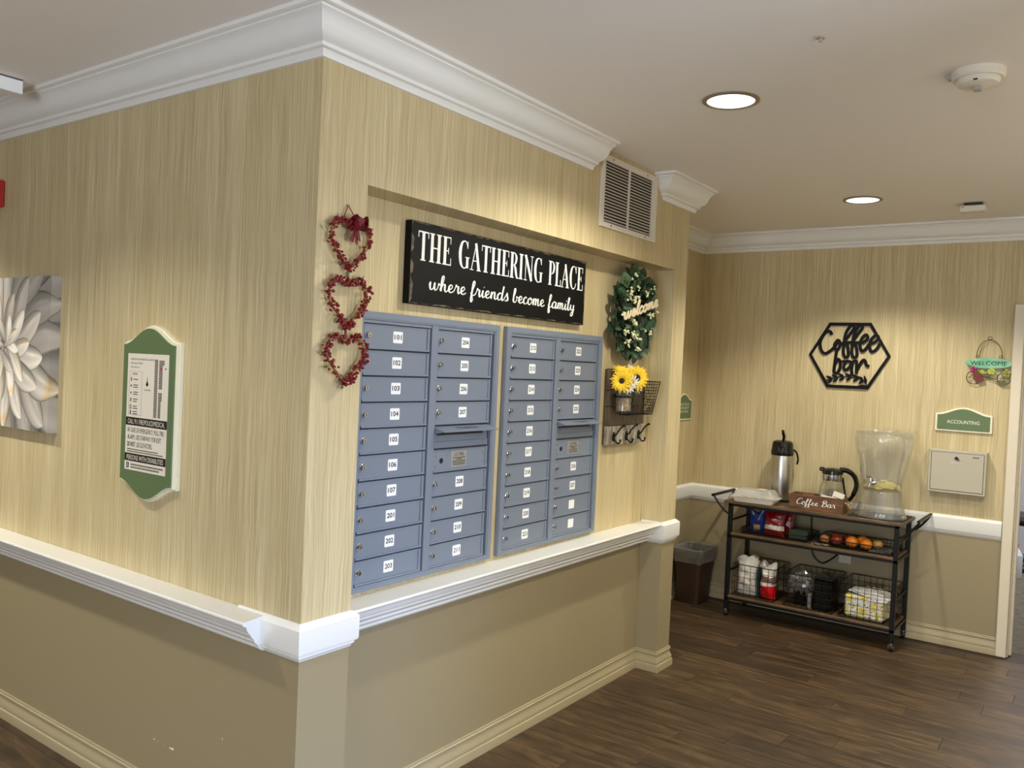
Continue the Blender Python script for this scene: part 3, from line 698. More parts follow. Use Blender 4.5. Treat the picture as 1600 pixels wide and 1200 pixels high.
def mailbox(x, label, cols):
    t = thing('mailbox_bank', label, 'mailboxes', (x, .13, .842), RB, group='mailbox banks')
    W, H = .82, .986
    m = MB()
    m.ring([(0, 0), (W, 0), (W, H), (0, H)], [(.034, .020), (W-.034, .020), (W-.034, H-.028), (.034, H-.028)], 0, .019)
    m.ring([(.002, .002), (W-.002, .002), (W-.002, H-.002), (.002, H-.002)], [(.026, .014), (W-.026, .014), (W-.026, H-.022), (.026, H-.022)], .018, .021)
    obj('outer_frame', m, MBX, t)
    obj('column_divider', MB().cbox((.392, .020, .004), (.430, H-.028, .0185), .0015), MBX, t)
    obj('top_strip', MB().cbox((.0365, H-.040, .004), (.3905, H-.0285, .016), .001).cbox((.4325, H-.040, .004), (W-.036, H-.0285, .016), .001), MBX, t)
    obj('back_panel', MB().box((.03, .018, 0), (W-.03, H-.026, .003)), MBD, t)
    for ci, (u0, nums) in enumerate(zip((.044, .434), cols)):
        top = H-.040
        for k, nm in enumerate(nums):
            v0 = top-(k+1)*PITCHV+.0
            if nm == 'SLOT':
                sl = obj('mail_slot_panel', MB().cbox((0, .003, .002), (DW, .075, .008), .001, T=None).cbox((0, .003, .008), (DW, .030, .013), .003), MBX, t, (u0, v0, 0))
                hd = MB().add([(-.006, PITCHV-.004, .010), (DW+.004, PITCHV-.004, .010), (DW+.004, PITCHV-.020, .062), (-.006+.006, PITCHV-.020, .062),
                               (-.006, PITCHV-.008, .008), (DW+.004, PITCHV-.008, .008), (DW+.004, PITCHV-.0235, .062), (0, PITCHV-.0235, .062)],
                              [(0, 1, 2, 3), (4, 7, 6, 5), (3, 2, 6, 7), (0, 3, 7, 4), (1, 5, 6, 2), (0, 4, 5, 1)])
                hd.add([(-.004, PITCHV-.006, .010), (.0, PITCHV-.0225, .060), (.0, PITCHV-.034, .010)], [(0, 1, 2)])
                hd.add([(DW+.002, PITCHV-.006, .010), (DW+.003, PITCHV-.0225, .060), (DW+.002, PITCHV-.034, .010)], [(0, 2, 1)])
                ho = obj('slot_hood', hd, MBX, sl)
                tx = MB(); vs_, fs_ = text_geo('OUTGOING MAIL')
                a = min(v[0] for v in vs_); b = max(v[0] for v in vs_); hmax = max(v[1] for v in vs_)
                sl_d = Vector((0, .016, -.052)).normalized()
                tx.add([(.105+(v[0]-a)/(b-a)*.14, PITCHV-.0145+.0012 + v[1]/hmax*.016*sl_d.y, .042 + v[1]/hmax*.016*sl_d.z) for v in vs_], fs_)
                obj('slot_lettering', tx, INK, sl, smooth=0)
                obj('slot_opening', MB().box((.02, PITCHV-.040, .0075), (DW-.03, PITCHV-.022, .0088)), BLK, sl)
            elif nm == 'MAIL':
                d = obj('mail_access_panel', door_me, None, t, (u0, v0, 0))
                for (a, b) in ((.018, .026), (.018, .066), (.088, .026), (.088, .066), (DW-.026, .030), (DW-.026, .066)): obj('rivet', MB().sphere((0, 0, 0), .0038, 10), MBX, d, (a, b, .0095))
                obj('key_hole', MB().lathe([(.011, .0092), (.011, .0100), (.0001, .0100)], 20, T=Matrix.Translation((.052, .046, 0))), BLK, d)
                m = MB().prism(rrect(.112, .018, .208, .080, .004), .0095, .0103)
                put_text(m, 'U.S. MAIL', .130, .060, .192, .075, .0107, 1)
                for q, yy in enumerate((.053, .047, .040, .033, .026)):
                    a = .122 + (.022 if q == 1 else 0); b = .200-(.022 if q == 1 else 0)
                    m.prism([(a, yy-.0014), (b, yy-.0014), (b, yy+.0014), (a, yy+.0014)], .0103, .0106, 1)
                obj('mail_plate', m, [mat('satin_steel_plate', (176, 174, 168), .35, .5), INK], d, smooth=0, label='steel plate reading U.S. MAIL')
            else:
                d = obj('door', door_me, None, t, (u0, v0, 0))
                obj('lock', lock_me, None, d, (.016, PITCHV/2+.004, .0095))
                m = MB().prism(rrect(.146, .028, .195, .070, .004), .0095, .0101)
                if nm:
                    for dx_, dy_, dz_ in ((0, 0, 0), (.0012, 0, .00003), (.0006, .0006, .00006), (.0006, -.0006, .00009)): put_text(m, nm, .1515+dx_, .0412+dy_, .1880+dx_, .0585+dy_, .0104+dz_, 1)
                obj('number_sticker', m, [TAGM, INK], d, smooth=0)
    return t
mailbox(.290, 'left blue-grey mailbox bank, boxes 101 to 107 and 201 to 211', [['101','102','103','104','105','106','107','201','202','203'], ['204','205','206','207','SLOT','MAIL','208','209','210','211']])
mailbox(1.160, 'right blue-grey mailbox bank, boxes 212 to 227 and two blank stickers', [['212','213','214','215','216','217','218','219','220','221'], ['222','223','224','225','SLOT','MAIL','226','227','','']])

# ================================================================== THE GATHERING PLACE board
t = thing('wall_sign', 'long black distressed board lettered THE GATHERING PLACE above the mailboxes', 'sign', (.528, .13, 1.872), RB)
BW, BH, BT = 1.232, .303, .032
SB = mat('worn_black_board', (9, 8, 8), .6, noise=((6, 9, 5), .2, (24, 21, 18)), **{'Specular IOR Level': .2})
obj('board', MB().cbox((0, 0, 0), (BW, BH, BT), .002), SB, t)
WORN = mat('worn_raw_wood', (112, 96, 72), .6, noise=((40, 40, 40), 1, (40, 34, 28)))
m_ = MB(); rr = random.Random(4)
def wear(horizontal, edge, sgn, L_):
    q = 0
    while q < L_:
        l = rr.uniform(.03, .13); a = rr.uniform(.002, .0085)
        if horizontal: m_.add([(q, edge, BT+.0004), (min(L_, q+l), edge, BT+.0004), (min(L_, q+l*.7), edge+sgn*a, BT+.0004), (q+l*.2, edge+sgn*a*.6, BT+.0004)], [(0, 1, 2, 3)])
        else: m_.add([(edge, q, BT+.0004), (edge, min(L_, q+l), BT+.0004), (edge+sgn*a*2, min(L_, q+l*.7), BT+.0004), (edge+sgn*a*1.6, q+l*.2, BT+.0004)], [(0, 1, 2, 3)])
        q += l+rr.uniform(.0, .03)
wear(True, .002, 1, BW-.002); wear(True, BH-.002, -1, BW-.002); wear(False, .002, 1, BH-.002); wear(False, BW-.002, -1, BH-.002)
obj('worn_edge', m_, WORN, t, smooth=0, kind='stuff')
LETW = mat('white_sign_paint', (240, 238, 232), .5)
for m_ in serif(None, 'THE GATHERING PLACE', .036, .162, BW-.022, .108, BT, BT+.0012): obj('letter', m_, LETW, t, smooth=0)
m_ = MB(); cursive(m_, 'where friends become family', .105, .060, .0295, 1.035, thin_thick(.0040, .0100), BT-.0004, BT+.0008)
obj('script_lettering', m_, LETW, t, smooth=0)

# ================================================================== air return grille
t = thing('air_vent', 'white louvred return air grille between the two crown mouldings', 'vent', (1.692, 0, 2.335), RB)
VW, VH = .572, .338
VM = mat('white_vent_enamel', (222, 214, 202), .4)
obj('frame', MB().ring([(0, 0), (VW, 0), (VW, VH), (0, VH)], [(.028, .024), (VW-.055, .024), (VW-.055, VH-.028), (.028, VH-.028)], 0, .010), VM, t)
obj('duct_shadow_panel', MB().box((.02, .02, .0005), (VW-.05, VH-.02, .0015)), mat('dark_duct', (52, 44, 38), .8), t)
obj('centre_bar', MB().box((VW/2-.021, .024, .002), (VW/2-.011, VH-.028, .0095)), VM, t)
sm = MB().add([(0, 0, .010), (.2385, 0, .010), (.2385, .008, .002), (0, .008, .002), (0, -.0012, .009), (.2385, -.0012, .009), (.2385, .0065, .0015), (0, .0065, .0015)],
              [(0, 1, 2, 3), (4, 7, 6, 5), (0, 4, 5, 1), (3, 2, 6, 7), (0, 3, 7, 4), (1, 5, 6, 2)]).mesh('slat', VM)
for k in range(19):
    for a in (.028, .028+.2385+.008):
        obj('slat', sm, None, t, (a, .030+k*.01475, 0), )
m_ = MB()
for (a, b) in ((.10, VH-.012), (VW-.12, VH-.012), (.10, .012), (VW-.12, .012)): m_.lathe([(.005, .009), (.005, .011), (.003, .0125), (.0001, .0125)], 12, T=Matrix.Translation((a, b, 0)))
obj('screws', m_, mat('grey_screw', (120, 112, 100), .4, .5), t)

# ================================================================== HEARTS
BERRY = mat('dark_red_berry', (112, 9, 20), .25); RIB = mat('dark_red_ribbon', (104, 10, 24), .55); VINE = mat('tan_vine', (150, 118, 72), .7); LEAFG = mat('small_green_leaf', (92, 104, 62), .6)
t = thing('heart_garland', 'three red berry heart wreaths hung one under another from a ribbon at the corner', 'garland', (.120, 0, 2.145), RB)
def heart_pt(a, sx, sy):
    return (sx*(.62*sin(a)**3+.40*sin(a)), sy*((14.2*cos(a)-3.6*cos(2*a)-1.2*cos(3*a)-.5*cos(4*a))/16.4+.06))
rr = random.Random(21)
for hi, (cy, bow) in enumerate(((-.118, 1), (-.300, 0), (-.480, 0))):
    m = MB(); P = [heart_pt(2*pi*k/44, .076, .078) for k in range(44)]
    m.tube([(x, y+cy, .018) for x, y in P], .0042, 6, closed=True)
    m.tube([(x*1.04+.002*sin(k), y*1.03+cy, .026) for k, (x, y) in enumerate(P)], .0030, 5, closed=True)
    fr = obj('heart_frame', m, VINE, t)
    m = MB()
    for k in range(230):
        a = rr.uniform(0, 2*pi); x, y = heart_pt(a, .081, .084); j = rr.uniform(-.010, .010)
        q = rr.uniform(.0035, .0068)
        if rr.random() < .22: m.sphere((x+j, y+cy+rr.uniform(-.014, .014), .022+rr.uniform(-.008, .012)), q*1.1, 6, sc=(1.5, .6, .6))
        else: m.sphere((x+j, y+cy+rr.uniform(-.010, .010), .024+rr.uniform(-.01, .014)), q, 8)
    obj('berries', m, BERRY, fr, kind='stuff')
    m = MB()
    for k in range(9):
        a = rr.uniform(0, 2*pi); x, y = heart_pt(a, .088, .09); l = rr.uniform(.015, .028); th = atan2(y, x)+rr.uniform(-.5, .5)
        X, Y = x+cos(th)*l, y+sin(th)*l; w_ = .005
        m.add([(x, y+cy, .02), ((x+X)/2-w_*sin(th), (y+Y)/2+cy+w_*cos(th), .024), (X, Y+cy, .02), ((x+X)/2+w_*sin(th), (y+Y)/2+cy-w_*cos(th), .016)], [(0, 1, 2, 3)])
    obj('sprigs', m, LEAFG, fr, kind='stuff', smooth=0)
m = MB()
m.tube([(0, 0, .006), (-.030, -.048, .018)], .0018, 5); m.tube([(0, 0, .006), (.030, -.048, .018)], .0018, 5)
m.box((-.004, -.232, .016), (.004, -.188, .019)); m.box((-.004, -.415, .016), (.004, -.370, .019))
obj('ribbon', m, RIB, t)
m = MB()
for (sx, a0) in ((-1, .4), (1, .35)):
    for kk in range(2):
        L_ = [(0, 0, 0), (sx*.018, .018+.004*kk, .012+.006*kk), (sx*.036, .012, .010), (sx*.034, -.010, .006), (sx*.014, -.008, .004), (0, 0, 0)]
        L_ = spline(L_, 4)
        vs = []; fs = []
        for i, (x, y, z) in enumerate(L_):
            vs += [(x+.014, y-.055, z+.040), (x+.014, y-.055-.010, z+.020)]
        for i in range(len(L_)-1): fs.append((2*i, 2*i+1, 2*i+3, 2*i+2))
        m.add(vs, fs)
for (dx, dl) in ((-.016, .060), (.006, .066), (.018, .055)):
    m.add([(.008, -.060, .036), (.020, -.060, .036), (.020+dx, -.060-dl, .030), (.002+dx, -.060-dl+.008, .034)], [(0, 1, 2, 3)])
m.sphere((.014, -.058, .034), .024, 10, fn=lambda d: 1+.25*sin(7*d.x+5*d.y))
obj('bow', m, RIB, t)
obj('nail', MB().lathe([(.002, 0), (.002, .008), (.004, .009), (.004, .010), (.0001, .010)], 10), CHR, t)

# ================================================================== WREATH
LG = [mat('eucalyptus_green', (56, 82, 56), .55), mat('dark_leaf_green', (34, 56, 36), .5), mat('pale_leaf_green', (84, 108, 76), .55)]
t = thing('wreath', 'round green eucalyptus wreath with white berries and a wooden welcome word', 'wreath', (2.215, .13, 1.965), RB)
R0 = .145
m = MB().tube([(R0*cos(2*pi*k/40), R0*1.02*sin(2*pi*k/40), .045) for k in range(40)], .020, 10, closed=True)
obj('twig_ring', m, mat('brown_twig', (48, 38, 26), .8), t)
def leaf_mesh(name, mt):
    m = MB(); nu, nv = 6, 4
    def fn(a, b):
        l = a; wv = .5*(sin(pi*min(1, l**.8)))**.7 * .92; q = (b-.5)*2
        return (q*wv, l, .10*sin(pi*l)+.14*q*q*wv*2-.10*l*l)
    m.grid(fn, nv, nu) if False else m.grid(lambda a, b: fn(b, a), nv, nu)
    return m.mesh(name, mt)
LM = [leaf_mesh('leaf', q) for q in LG]
rr = random.Random(33)
for k in range(270):
    a = rr.uniform(0, 2*pi); rad = R0+rr.uniform(-.088, .070); sc = rr.uniform(.046, .078)
    x, y = rad*cos(a)*1.02, rad*1.04*sin(a); z = .040+rr.uniform(.0, .050)*max(.15, 1-abs(rad-R0)/.10)
    ang = a - pi/2 + rr.uniform(-1.0, 1.0) + (pi if rad < R0-.02 else 0)*.6
    o = obj('leaf', LM[rr.choice((0, 0, 1, 1, 2))], None, t, (x - .5*sc*-sin(ang)*.5, y - .5*sc*cos(ang)*.5, z))
    o.rotation_euler = (rr.uniform(.1, .75), rr.uniform(-.5, .5), ang); o.scale = (sc, sc, sc)
m = MB()
for k in range(34):
    a = rr.uniform(0, 2*pi); rad = R0+rr.uniform(-.06, .06); cx, cy = rad*cos(a), rad*sin(a)
    for j in range(rr.randint(3, 6)): m.sphere((cx+rr.uniform(-.014, .014), cy+rr.uniform(-.014, .014), .098+rr.uniform(-.012, .014)), rr.uniform(.0045, .0075), 8)
obj('white_berries', m, mat('cream_berry', (226, 226, 178), .4), t, kind='stuff')
m = MB(); cursive(m, 'welcome', -.225, -.052, .038, .37, .0095, .122, .127, slant=.25, tilt=.27)
obj('welcome_word', m, mat('raw_birch', (246, 226, 190), .5), t, smooth=0, label='cut wooden word welcome')

# ================================================================== ORGANIZER
OX, OZ = 2.045, 1.275
t = thing('wall_organizer', 'rustic dark wooden wall organizer with wire basket and three black hooks', 'wall organizer', (OX, .13, OZ), RB)
DKW = board_wood('weathered_brown_wood', (56, 44, 32), (98, 82, 62), (60, 8, 60)); LTW = board_wood('whitewashed_wood', (108, 96, 80), (176, 168, 152), (30, 8, 30))
for (a, b, q) in ((.0, .098, LTW), (.101, .197, DKW), (.200, .281, DKW), (.284, .395, DKW)):
    obj('plank', MB().cbox((0, a, .012), (.395, b, .034), .002), q, t)
obj('back_batten', MB().box((.004, .004, 0), (.03, .391, .0125)).box((.365, .004, 0), (.391, .391, .0125)), DKW, t)
IRON = mat('black_iron', (24, 22, 20), .4, .6)
hm = MB()
hm.prism([(-.010, -.018), (0, -.026), (.010, -.018), (.013, 0), (.008, .016), (0, .024), (-.008, .016), (-.013, 0)], .034, .040)
hm.tube(spline([(0, .004, .040), (0, .012, .052), (0, .034, .066), (0, .052, .082), (0, .060, .094)], 4), .0042, 8); hm.sphere((0, .061, .096), .0068, 10)
hm.tube(spline([(0, -.012, .040), (0, -.026, .050), (0, -.034, .062), (0, -.028, .074), (0, -.018, .076)], 4), .0042, 8); hm.sphere((0, -.017, .076), .0062, 10)
hm = hm.mesh('hook', IRON)
for a in (.062, .200, .338): obj('hook', hm, None, t, (a, .045, 0))
m = MB(); bx0, bx1, by0, by1 = .115, .382, .158, .335
def W(p, q, r_=.0011): m.tube([p, q], r_, 5)
dt, db = .130, .088
for y, d in ((by0, db), (by1, dt)):
    for p, q in (((bx0, y, .036), (bx1, y, .036)), ((bx0, y, d), (bx1, y, d)), ((bx0, y, .036), (bx0, y, d)), ((bx1, y, .036), (bx1, y, d))): W(p, q, .0022)
for x in (bx0, bx1):
    W((x, by0, .036), (x, by1, .036), .0022); W((x, by0, db), (x, by1, dt), .0022)
    for k in range(1, 6): W((x, by0, .036+(db-.036)*k/6), (x, by1, .036+(dt-.036)*k/6))
    for k in range(1, 11): q = k/11; W((x, by0+(by1-by0)*q, .036), (x, by0+(by1-by0)*q, db+(dt-db)*q))
for k in range(1, 16): x = bx0+(bx1-bx0)*k/16; W((x, by0, db), (x, by1, dt))
for k in range(1, 11): q = k/11; W((bx0, by0+(by1-by0)*q, db+(dt-db)*q), (bx1, by0+(by1-by0)*q, db+(dt-db)*q))
for k in range(1, 12): x = bx0+(bx1-bx0)*k/12; W((x, by0, .036), (x, by0, db))
obj('wire_basket', m, IRON, t)
JX, JY, JN = .062, .176, .084      # jar centre line in organizer coordinates
RM = Matrix.Rotation(-pi/2, 4, 'X')   # lathe axis along local +y
m = MB(); m.tube([(JX+.044*cos(2*pi*k/24), JY+.078, JN+.044*sin(2*pi*k/24)) for k in range(24)], .0035, 6, closed=True)
m.box((JX-.008, JY+.070, .034), (JX+.008, JY+.090, JN-.040)); obj('jar_clamp', m, IRON, t)

GL = clear('clear_glass', (.96, .97, .96), .03, .38, .015)
def at_org(x, y, z): return (OX+x, .13-z, OZ+y)
jr = thing('mason_jar', 'clear glass jar with tan filler clamped to the wooden organizer, holding the flowers', 'jar', at_org(JX, JY, JN))
obj('glass', MB().lathe([(.0001, 0), (.036, 0), (.0395, .005), (.0395, .085), (.033, .098), (.033, .115), (.031, .115), (.031, .098), (.037, .084), (.037, .006), (.0001, .003)], 28), GL, jr)
m = MB(); rr = random.Random(8)
for k in range(150):
    a = rr.uniform(0, 6.28); q = rr.uniform(.012, .031); z = rr.uniform(.006, .062); b = a+rr.uniform(.5, 2)
    m.tube(spline([(q*cos(a), q*sin(a), z), (.8*q*cos((a+b)/2), .8*q*sin((a+b)/2), z+rr.uniform(-.01, .014)), (q*cos(b), q*sin(b), z+rr.uniform(-.008, .012))], 3), .0016, 4)
obj('excelsior_filler', m, mat('tan_excelsior', (196, 168, 122), .7), jr, kind='stuff')
# flowers
YEL = mat('sunflower_yellow', (248, 206, 36), .55); BRN = mat('sunflower_brown_heart', (44, 26, 14), .8); STEM = mat('stem_green', (62, 86, 40), .6); WHP = mat('daisy_white', (232, 230, 224), .6); YC = mat('daisy_eye', (214, 176, 60), .7)
def flower(name, label, loc, rot, R, npet, wp, pm_, hm_, heart, layers, group):
    t = thing(name, label, 'flower', loc, rot, group)
    m = MB()
    def fn(a, b):
        wv = wp*(sin(pi*min(1, (.06+.94*a)**.75)))**.8; q = (b-.5)*2
        return (R*(.22+.78*a), q*wv*R, R*(.10*sin(pi*a)-.12*a*a)+abs(q)*.03*R)
    m.grid(fn, 5, 2); pme = m.mesh('petal', pm_)
    for L_ in range(layers):
        for k in range(npet):
            o = obj('petal', pme, None, t); o.rotation_euler = (0, -.12-.22*L_, 2*pi*(k+.5*L_)/npet+random.uniform(-.06, .06))
            sc = random.uniform(.88, 1.05)*(1-.12*L_); o.scale = (sc, sc, sc)
    obj('flower_heart', MB().sphere((0, 0, .004), heart, 14, sc=(1, 1, .45)), hm_, t)
    obj('stem', MB().tube(spline([(0, 0, 0), (.004, -.02, -.02), (.0, -.065, -.034)], 4), .0022, 6), STEM, t)
    return t
flower('sunflower', 'largest yellow sunflower with dark brown heart, on the right of the jar', at_org(.112, .352, .125), (pi/2-.15, 0, -.75), .074, 17, .125, YEL, BRN, .023, 2, 'sunflowers in the jar')
flower('sunflower', 'yellow sunflower turned left, left side of the jar', at_org(-.004, .334, .105), (pi/2-.1, -.3, -1.25), .066, 16, .125, YEL, BRN, .017, 2, 'sunflowers in the jar')
flower('sunflower', 'yellow sunflower tilted upward at the back of the jar', at_org(.042, .374, .080), (pi/2-.9, 0, -.6), .062, 15, .125, YEL, BRN, .012, 2, 'sunflowers in the jar')
for (x, y, z, rt, lb) in ((.030, .304, .125, (pi/2+.2, 0, -.7), 'white daisy at the front of the jar below the sunflowers'), (.066, .332, .130, (pi/2, 0, -.9), 'small white daisy between the two yellow sunflowers'),
                      (.155, .300, .110, (pi/2+.2, .4, -.3), 'white daisy hanging out to the lower right of the jar'), (.128, .388, .085, (pi/2-.6, 0, -.3), 'white daisy peeking above the largest sunflower')):
    flower('daisy', lb, at_org(x, y, z), rt, .040, 11, .12, WHP, YC, .006, 1, 'white daisies in the jar')

# ================================================================== WALL C sign (partly hidden)
def dirsign(name, label, loc, rot, hw, h, rise, lines, th=.014):
    t = thing(name, label, 'sign', loc, rot)
    obj('backing', MB().prism(list(reversed(ogee(hw, h, rise))), 0, th), CREAM, t)
    obj('green_face', MB().prism(list(reversed(ogee(hw-.011, h-.020, rise))), th-.001, th+.004), GREEN, t)
    m = MB()
    for (bdy, x0, y0, x1, y1) in lines: put_text(m, bdy, x0, y0, x1, y1, th+.0045, 0)
    obj('lettering', m, WHITEP, t, smooth=0)
    return t
dirsign('office_sign', 'green wall sign half hidden behind the end pillar, arched top', (4.05, .6, 1.395), RB, .135, .150, .045,
        [('DIRECTOR OF', -.09, .030, .082, .048), ('COMMUNITY', -.085, .004, .082, .022), ('RELATIONS', -.075, -.022, .066, -.004)])
dirsign('accounting_sign', 'small arched green sign reading ACCOUNTING above the grey lock box', (4.29, -1.218, 1.428), RA, .160, .112, .042,
        [('ACCOUNTING', -.092, -.006, .092, .016)])
# lock box
GREYB = mat('putty_grey_metal', (184, 176, 156), .4)
t = thing('lock_box', 'putty grey metal drop box with keyhole below the accounting sign', 'lock box', (4.29, -1.205, 1.118), RA)
obj('body', MB().cbox((-.165, -.137, 0), (.163, .137, .075), .004), GREYB, t)
obj('body_seam', MB().ring([(-.150, -.122), (.150, -.122), (.150, .122), (-.150, .122)], [(-.1475, -.1195), (.1475, -.1195), (.1475, .1195), (-.1475, .1195)], .074, .0757), MBD, t)
obj('door', MB().cbox((-.147, -.119, .070), (.147, .119, .0775), .0015), GREYB, t)
m = MB().lathe([(.010, .077), (.010, .082), (.007, .085), (.0001, .085)], 16, T=Matrix.Translation((-.005, .088, 0))); m.cbox((-.003, .078, .084), (.012, .086, .088), .001); obj('keyhole', m, BLK, t)
m = MB(); put_text(m, 'REMOVE KEY', -.035, .057, .030, .063, .078, 0); obj('door_print', m, WHITEP, t, smooth=0)
m = MB().box((.085, .098, .0775), (.122, .103, .0785)); obj('maker_plate', m, BLK, t)

# ================================================================== COFFEE BAR hexagon
t = thing('hexagon_sign', 'black metal hexagon sign reading Coffee bar with a leaf sprig', 'sign', (4.29, -.500, 1.838), RA)
BM = mat('flat_black_metal', (8, 7, 7), .6, **{'Specular IOR Level': .2})
H_ = [(-.268, -.002), (-.138, .222), (.136, .222), (.268, .0), (.136, -.228), (-.134, -.228)]
Hi = [(x*.925, y*.905) for x, y in H_]
m = MB().ring(H_, Hi, .008, .014); obj('hexagon_frame', m, BM, t, smooth=0)
m = MB()
def hx(px, py): return ((px-678)/1175*.536, (600-py)/960*.452)
def stroke(pts, wd=.0200):
    m.ribbon(spline([hx(*p) for p in pts], 6), wd, .008, .013)
stroke([(415,310),(395,265),(340,262),(285,330),(250,430),(275,540),(330,585),(400,550),(470,480),(500,420)])
stroke([(505,385),(465,450),(480,515),(515,520),(545,460),(530,395),(500,390),(540,430),(600,425)])
stroke([(590,430),(690,280),(735,205),(718,165),(685,172),(625,270),(600,430),(600,570),(635,635),(672,600),(655,470),(620,425),(700,415)])
stroke([(710,430),(800,280),(850,205),(835,162),(798,178),(745,280),(722,430),(722,570),(755,635),(795,600),(780,480),(745,425),(820,415)])
stroke([(820,430),(890,400),(935,345),(905,300),(850,360),(830,450),(860,535),(910,510),(960,430)])
stroke([(960,440),(1040,400),(1085,345),(1050,305),(990,360),(965,450),(995,540),(1060,510),(1110,420)])
stroke([(500,540),(485,700),(480,850),(525,865),(565,780),(555,690),(520,665),(490,740)])
stroke([(560,700),(600,690),(700,690)], .014)
stroke([(725,700),(655,690),(615,760),(640,820),(700,770),(740,690),(730,800),(745,900)])
stroke([(740,700),(770,680),(795,700),(800,870)])
stroke([(800,830),(850,720),(890,665),(915,680),(940,740),(980,750)])
obj('script_word', m, BM, t, smooth=0)
m = MB(); m.ribbon(spline([hx(*p) for p in [(350,990),(450,950),(560,920),(700,915),(830,930),(930,985),(960,1040)]], 6), .007, .008, .012)
def lf(px, py, dx, dy, w_=26):
    l = hypot(dx, dy); nx, ny = -dy/l*w_, dx/l*w_
    pts = [(px, py), (px+dx*.35+nx, py+dy*.35+ny), (px+dx*.75+nx*.6, py+dy*.75+ny*.6), (px+dx, py+dy), (px+dx*.75-nx*.6, py+dy*.75-ny*.6), (px+dx*.35-nx, py+dy*.35-ny)]
    m.prism([hx(*p) for p in pts], .008, .0125)
for (a, b) in ((420, 960), (500, 940), (590, 920), (690, 915), (790, 925), (870, 950)):
    lf(a+40, b, -95, -52, 22); lf(a+40, b, -75, 62, 22)
lf(950, 1000, -40, -120, 22); lf(955, 1035, -125, 5, 20)
obj('leaf_sprig', m, BM, t, smooth=0)

# ================================================================== WELCOME plaque with wire tricycle
t = thing('welcome_plaque', 'small green oval WELCOME plaque with wire tricycle and flowers beside the doorway', 'sign', (4.29, -1.342, 1.812), RA)
WIRE = mat('dark_bronze_wire', (60, 40, 26), .4, .6)
m = MB(); n = 28; m.prism([(.130*cos(2*pi*k/n), .033*sin(2*pi*k/n)) for k in range(n)], .018, .024)
obj('oval_plate', m, mat('mint_green_enamel', (92, 168, 128), .3, noise=((12, 30, 5), .8, (156, 208, 172))), t)
m = MB(); put_text(m, 'WELCOME', -.102, -.014, .098, .013, .0245, 0); obj('lettering', m, INK, t, smooth=0)
m = MB(); m.tube([(-.072+.0, .030, .022)] + [(-.070*cos(pi*k/14), .040+.105*sin(pi*k/14), .022) for k in range(15)] + [(.072, .030, .022)], .0018, 6)
m.tube([(-.055*cos(pi*k/14), .040+.098*sin(pi*k/14), .016) for k in range(8)], .0012, 5)
m.tube([(.011*cos(2*pi*k/14), .156+.010*sin(2*pi*k/14), .022) for k in range(14)], .0016, 6, closed=True)
for s_x in (-1, 1): m.tube([(s_x*.064+.009*cos(2*pi*k/12), .040+.008*sin(2*pi*k/12), .022) for k in range(12)], .0015, 6, closed=True)
obj('hanger', m, WIRE, t)
m = MB()
for (cx, cy, R) in ((-.078, -.092, .042), (.088, -.092, .038)):
    m.tube([(cx+R*cos(2*pi*k/22), cy+R*sin(2*pi*k/22), .020) for k in range(22)], .0020, 6, closed=True)
    for k in range(6): m.tube([(cx, cy, .020), (cx+R*cos(pi*k/3), cy+R*sin(pi*k/3), .020)], .0010, 4)
m.tube([(-.03, -.075, .02), (.07, -.110, .02)], .0016, 5); m.tube([(-.03, -.082, .02), (.06, -.117, .02)], .0016, 5); m.tube([(-.08, -.09, .02), (-.085, -.03, .02)], .0018, 5); m.tube([(.085, -.09, .02), (.08, -.03, .02)], .0018, 5)
obj('tricycle_frame', m, WIRE, t)
m = MB(); m.prism([(-.085, -.060), (-.035, -.066), (-.022, -.112), (-.050, -.122), (-.080, -.105)], .016, .026); obj('front_basket', m, mat('copper_red', (112, 48, 30), .4, .3), t)
m = MB()
m.prism([(.045, -.118), (.088, -.100), (.104, -.128), (.066, -.134)], .014, .024); m.prism([(-.035, -.070), (.0, -.060), (.020, -.075), (-.02, -.088)], .014, .022)
obj('wire_leaf', m, mat('olive_metal', (92, 96, 48), .4, .4), t)
def mini(cx, cy, R, mt, nm):
    q = MB()
    for k in range(5):
        a = 2*pi*k/5+.3; q.sphere((cx+R*.6*cos(a), cy+R*.6*sin(a), .028), R*.42, 8, sc=(1, 1, .4))
    q.sphere((cx, cy, .032), R*.25, 6); obj(nm, q, mt, t)
mini(-.082, -.042, .022, mat('magenta_enamel', (150, 40, 96), .3), 'metal_flower'); mini(.018, -.052, .022, mat('lime_enamel', (178, 190, 62), .3), 'metal_flower'); mini(.100, -.062, .026, mat('olive_green_enamel', (140, 146, 60), .35), 'metal_flower'); mini(-.035, -.055, .013, mat('lime_enamel', (178, 190, 62), .3), 'metal_flower')

# outlet + cable
t = thing('wall_outlet', 'white duplex outlet plate on the beige wall behind the cart', 'outlet', (4.29, -.545, .445), RA)
obj('plate', MB().cbox((-.040, -.030, 0), (.040, .030, .005), .0015), mat('outlet_white', (206, 200, 186), .4), t)
m = MB()
for (x, y) in ((-.008, .008), (.006, .008), (.0, -.006)): m.box((x-.0018, y-.003, .0049), (x+.0018, y+.003, .0055))
obj('socket_slots', m, BLK, t)
m = MB().tube(spline([(4.255, -.312, .79), (4.262, -.318, .62), (4.262, -.325, .52), (4.262, -.34, .44), (4.262, -.40, .395), (4.262, -.47, .44), (4.262, -.53, .50), (4.266, -.58, .50)], 6), .0055, 8)
o = obj('power_cable', m, mat('black_rubber', (20, 19, 18), .5)); tag(o, 'black power cable looping down behind the cart toward the outlet', 'cable')

exec_cart = True
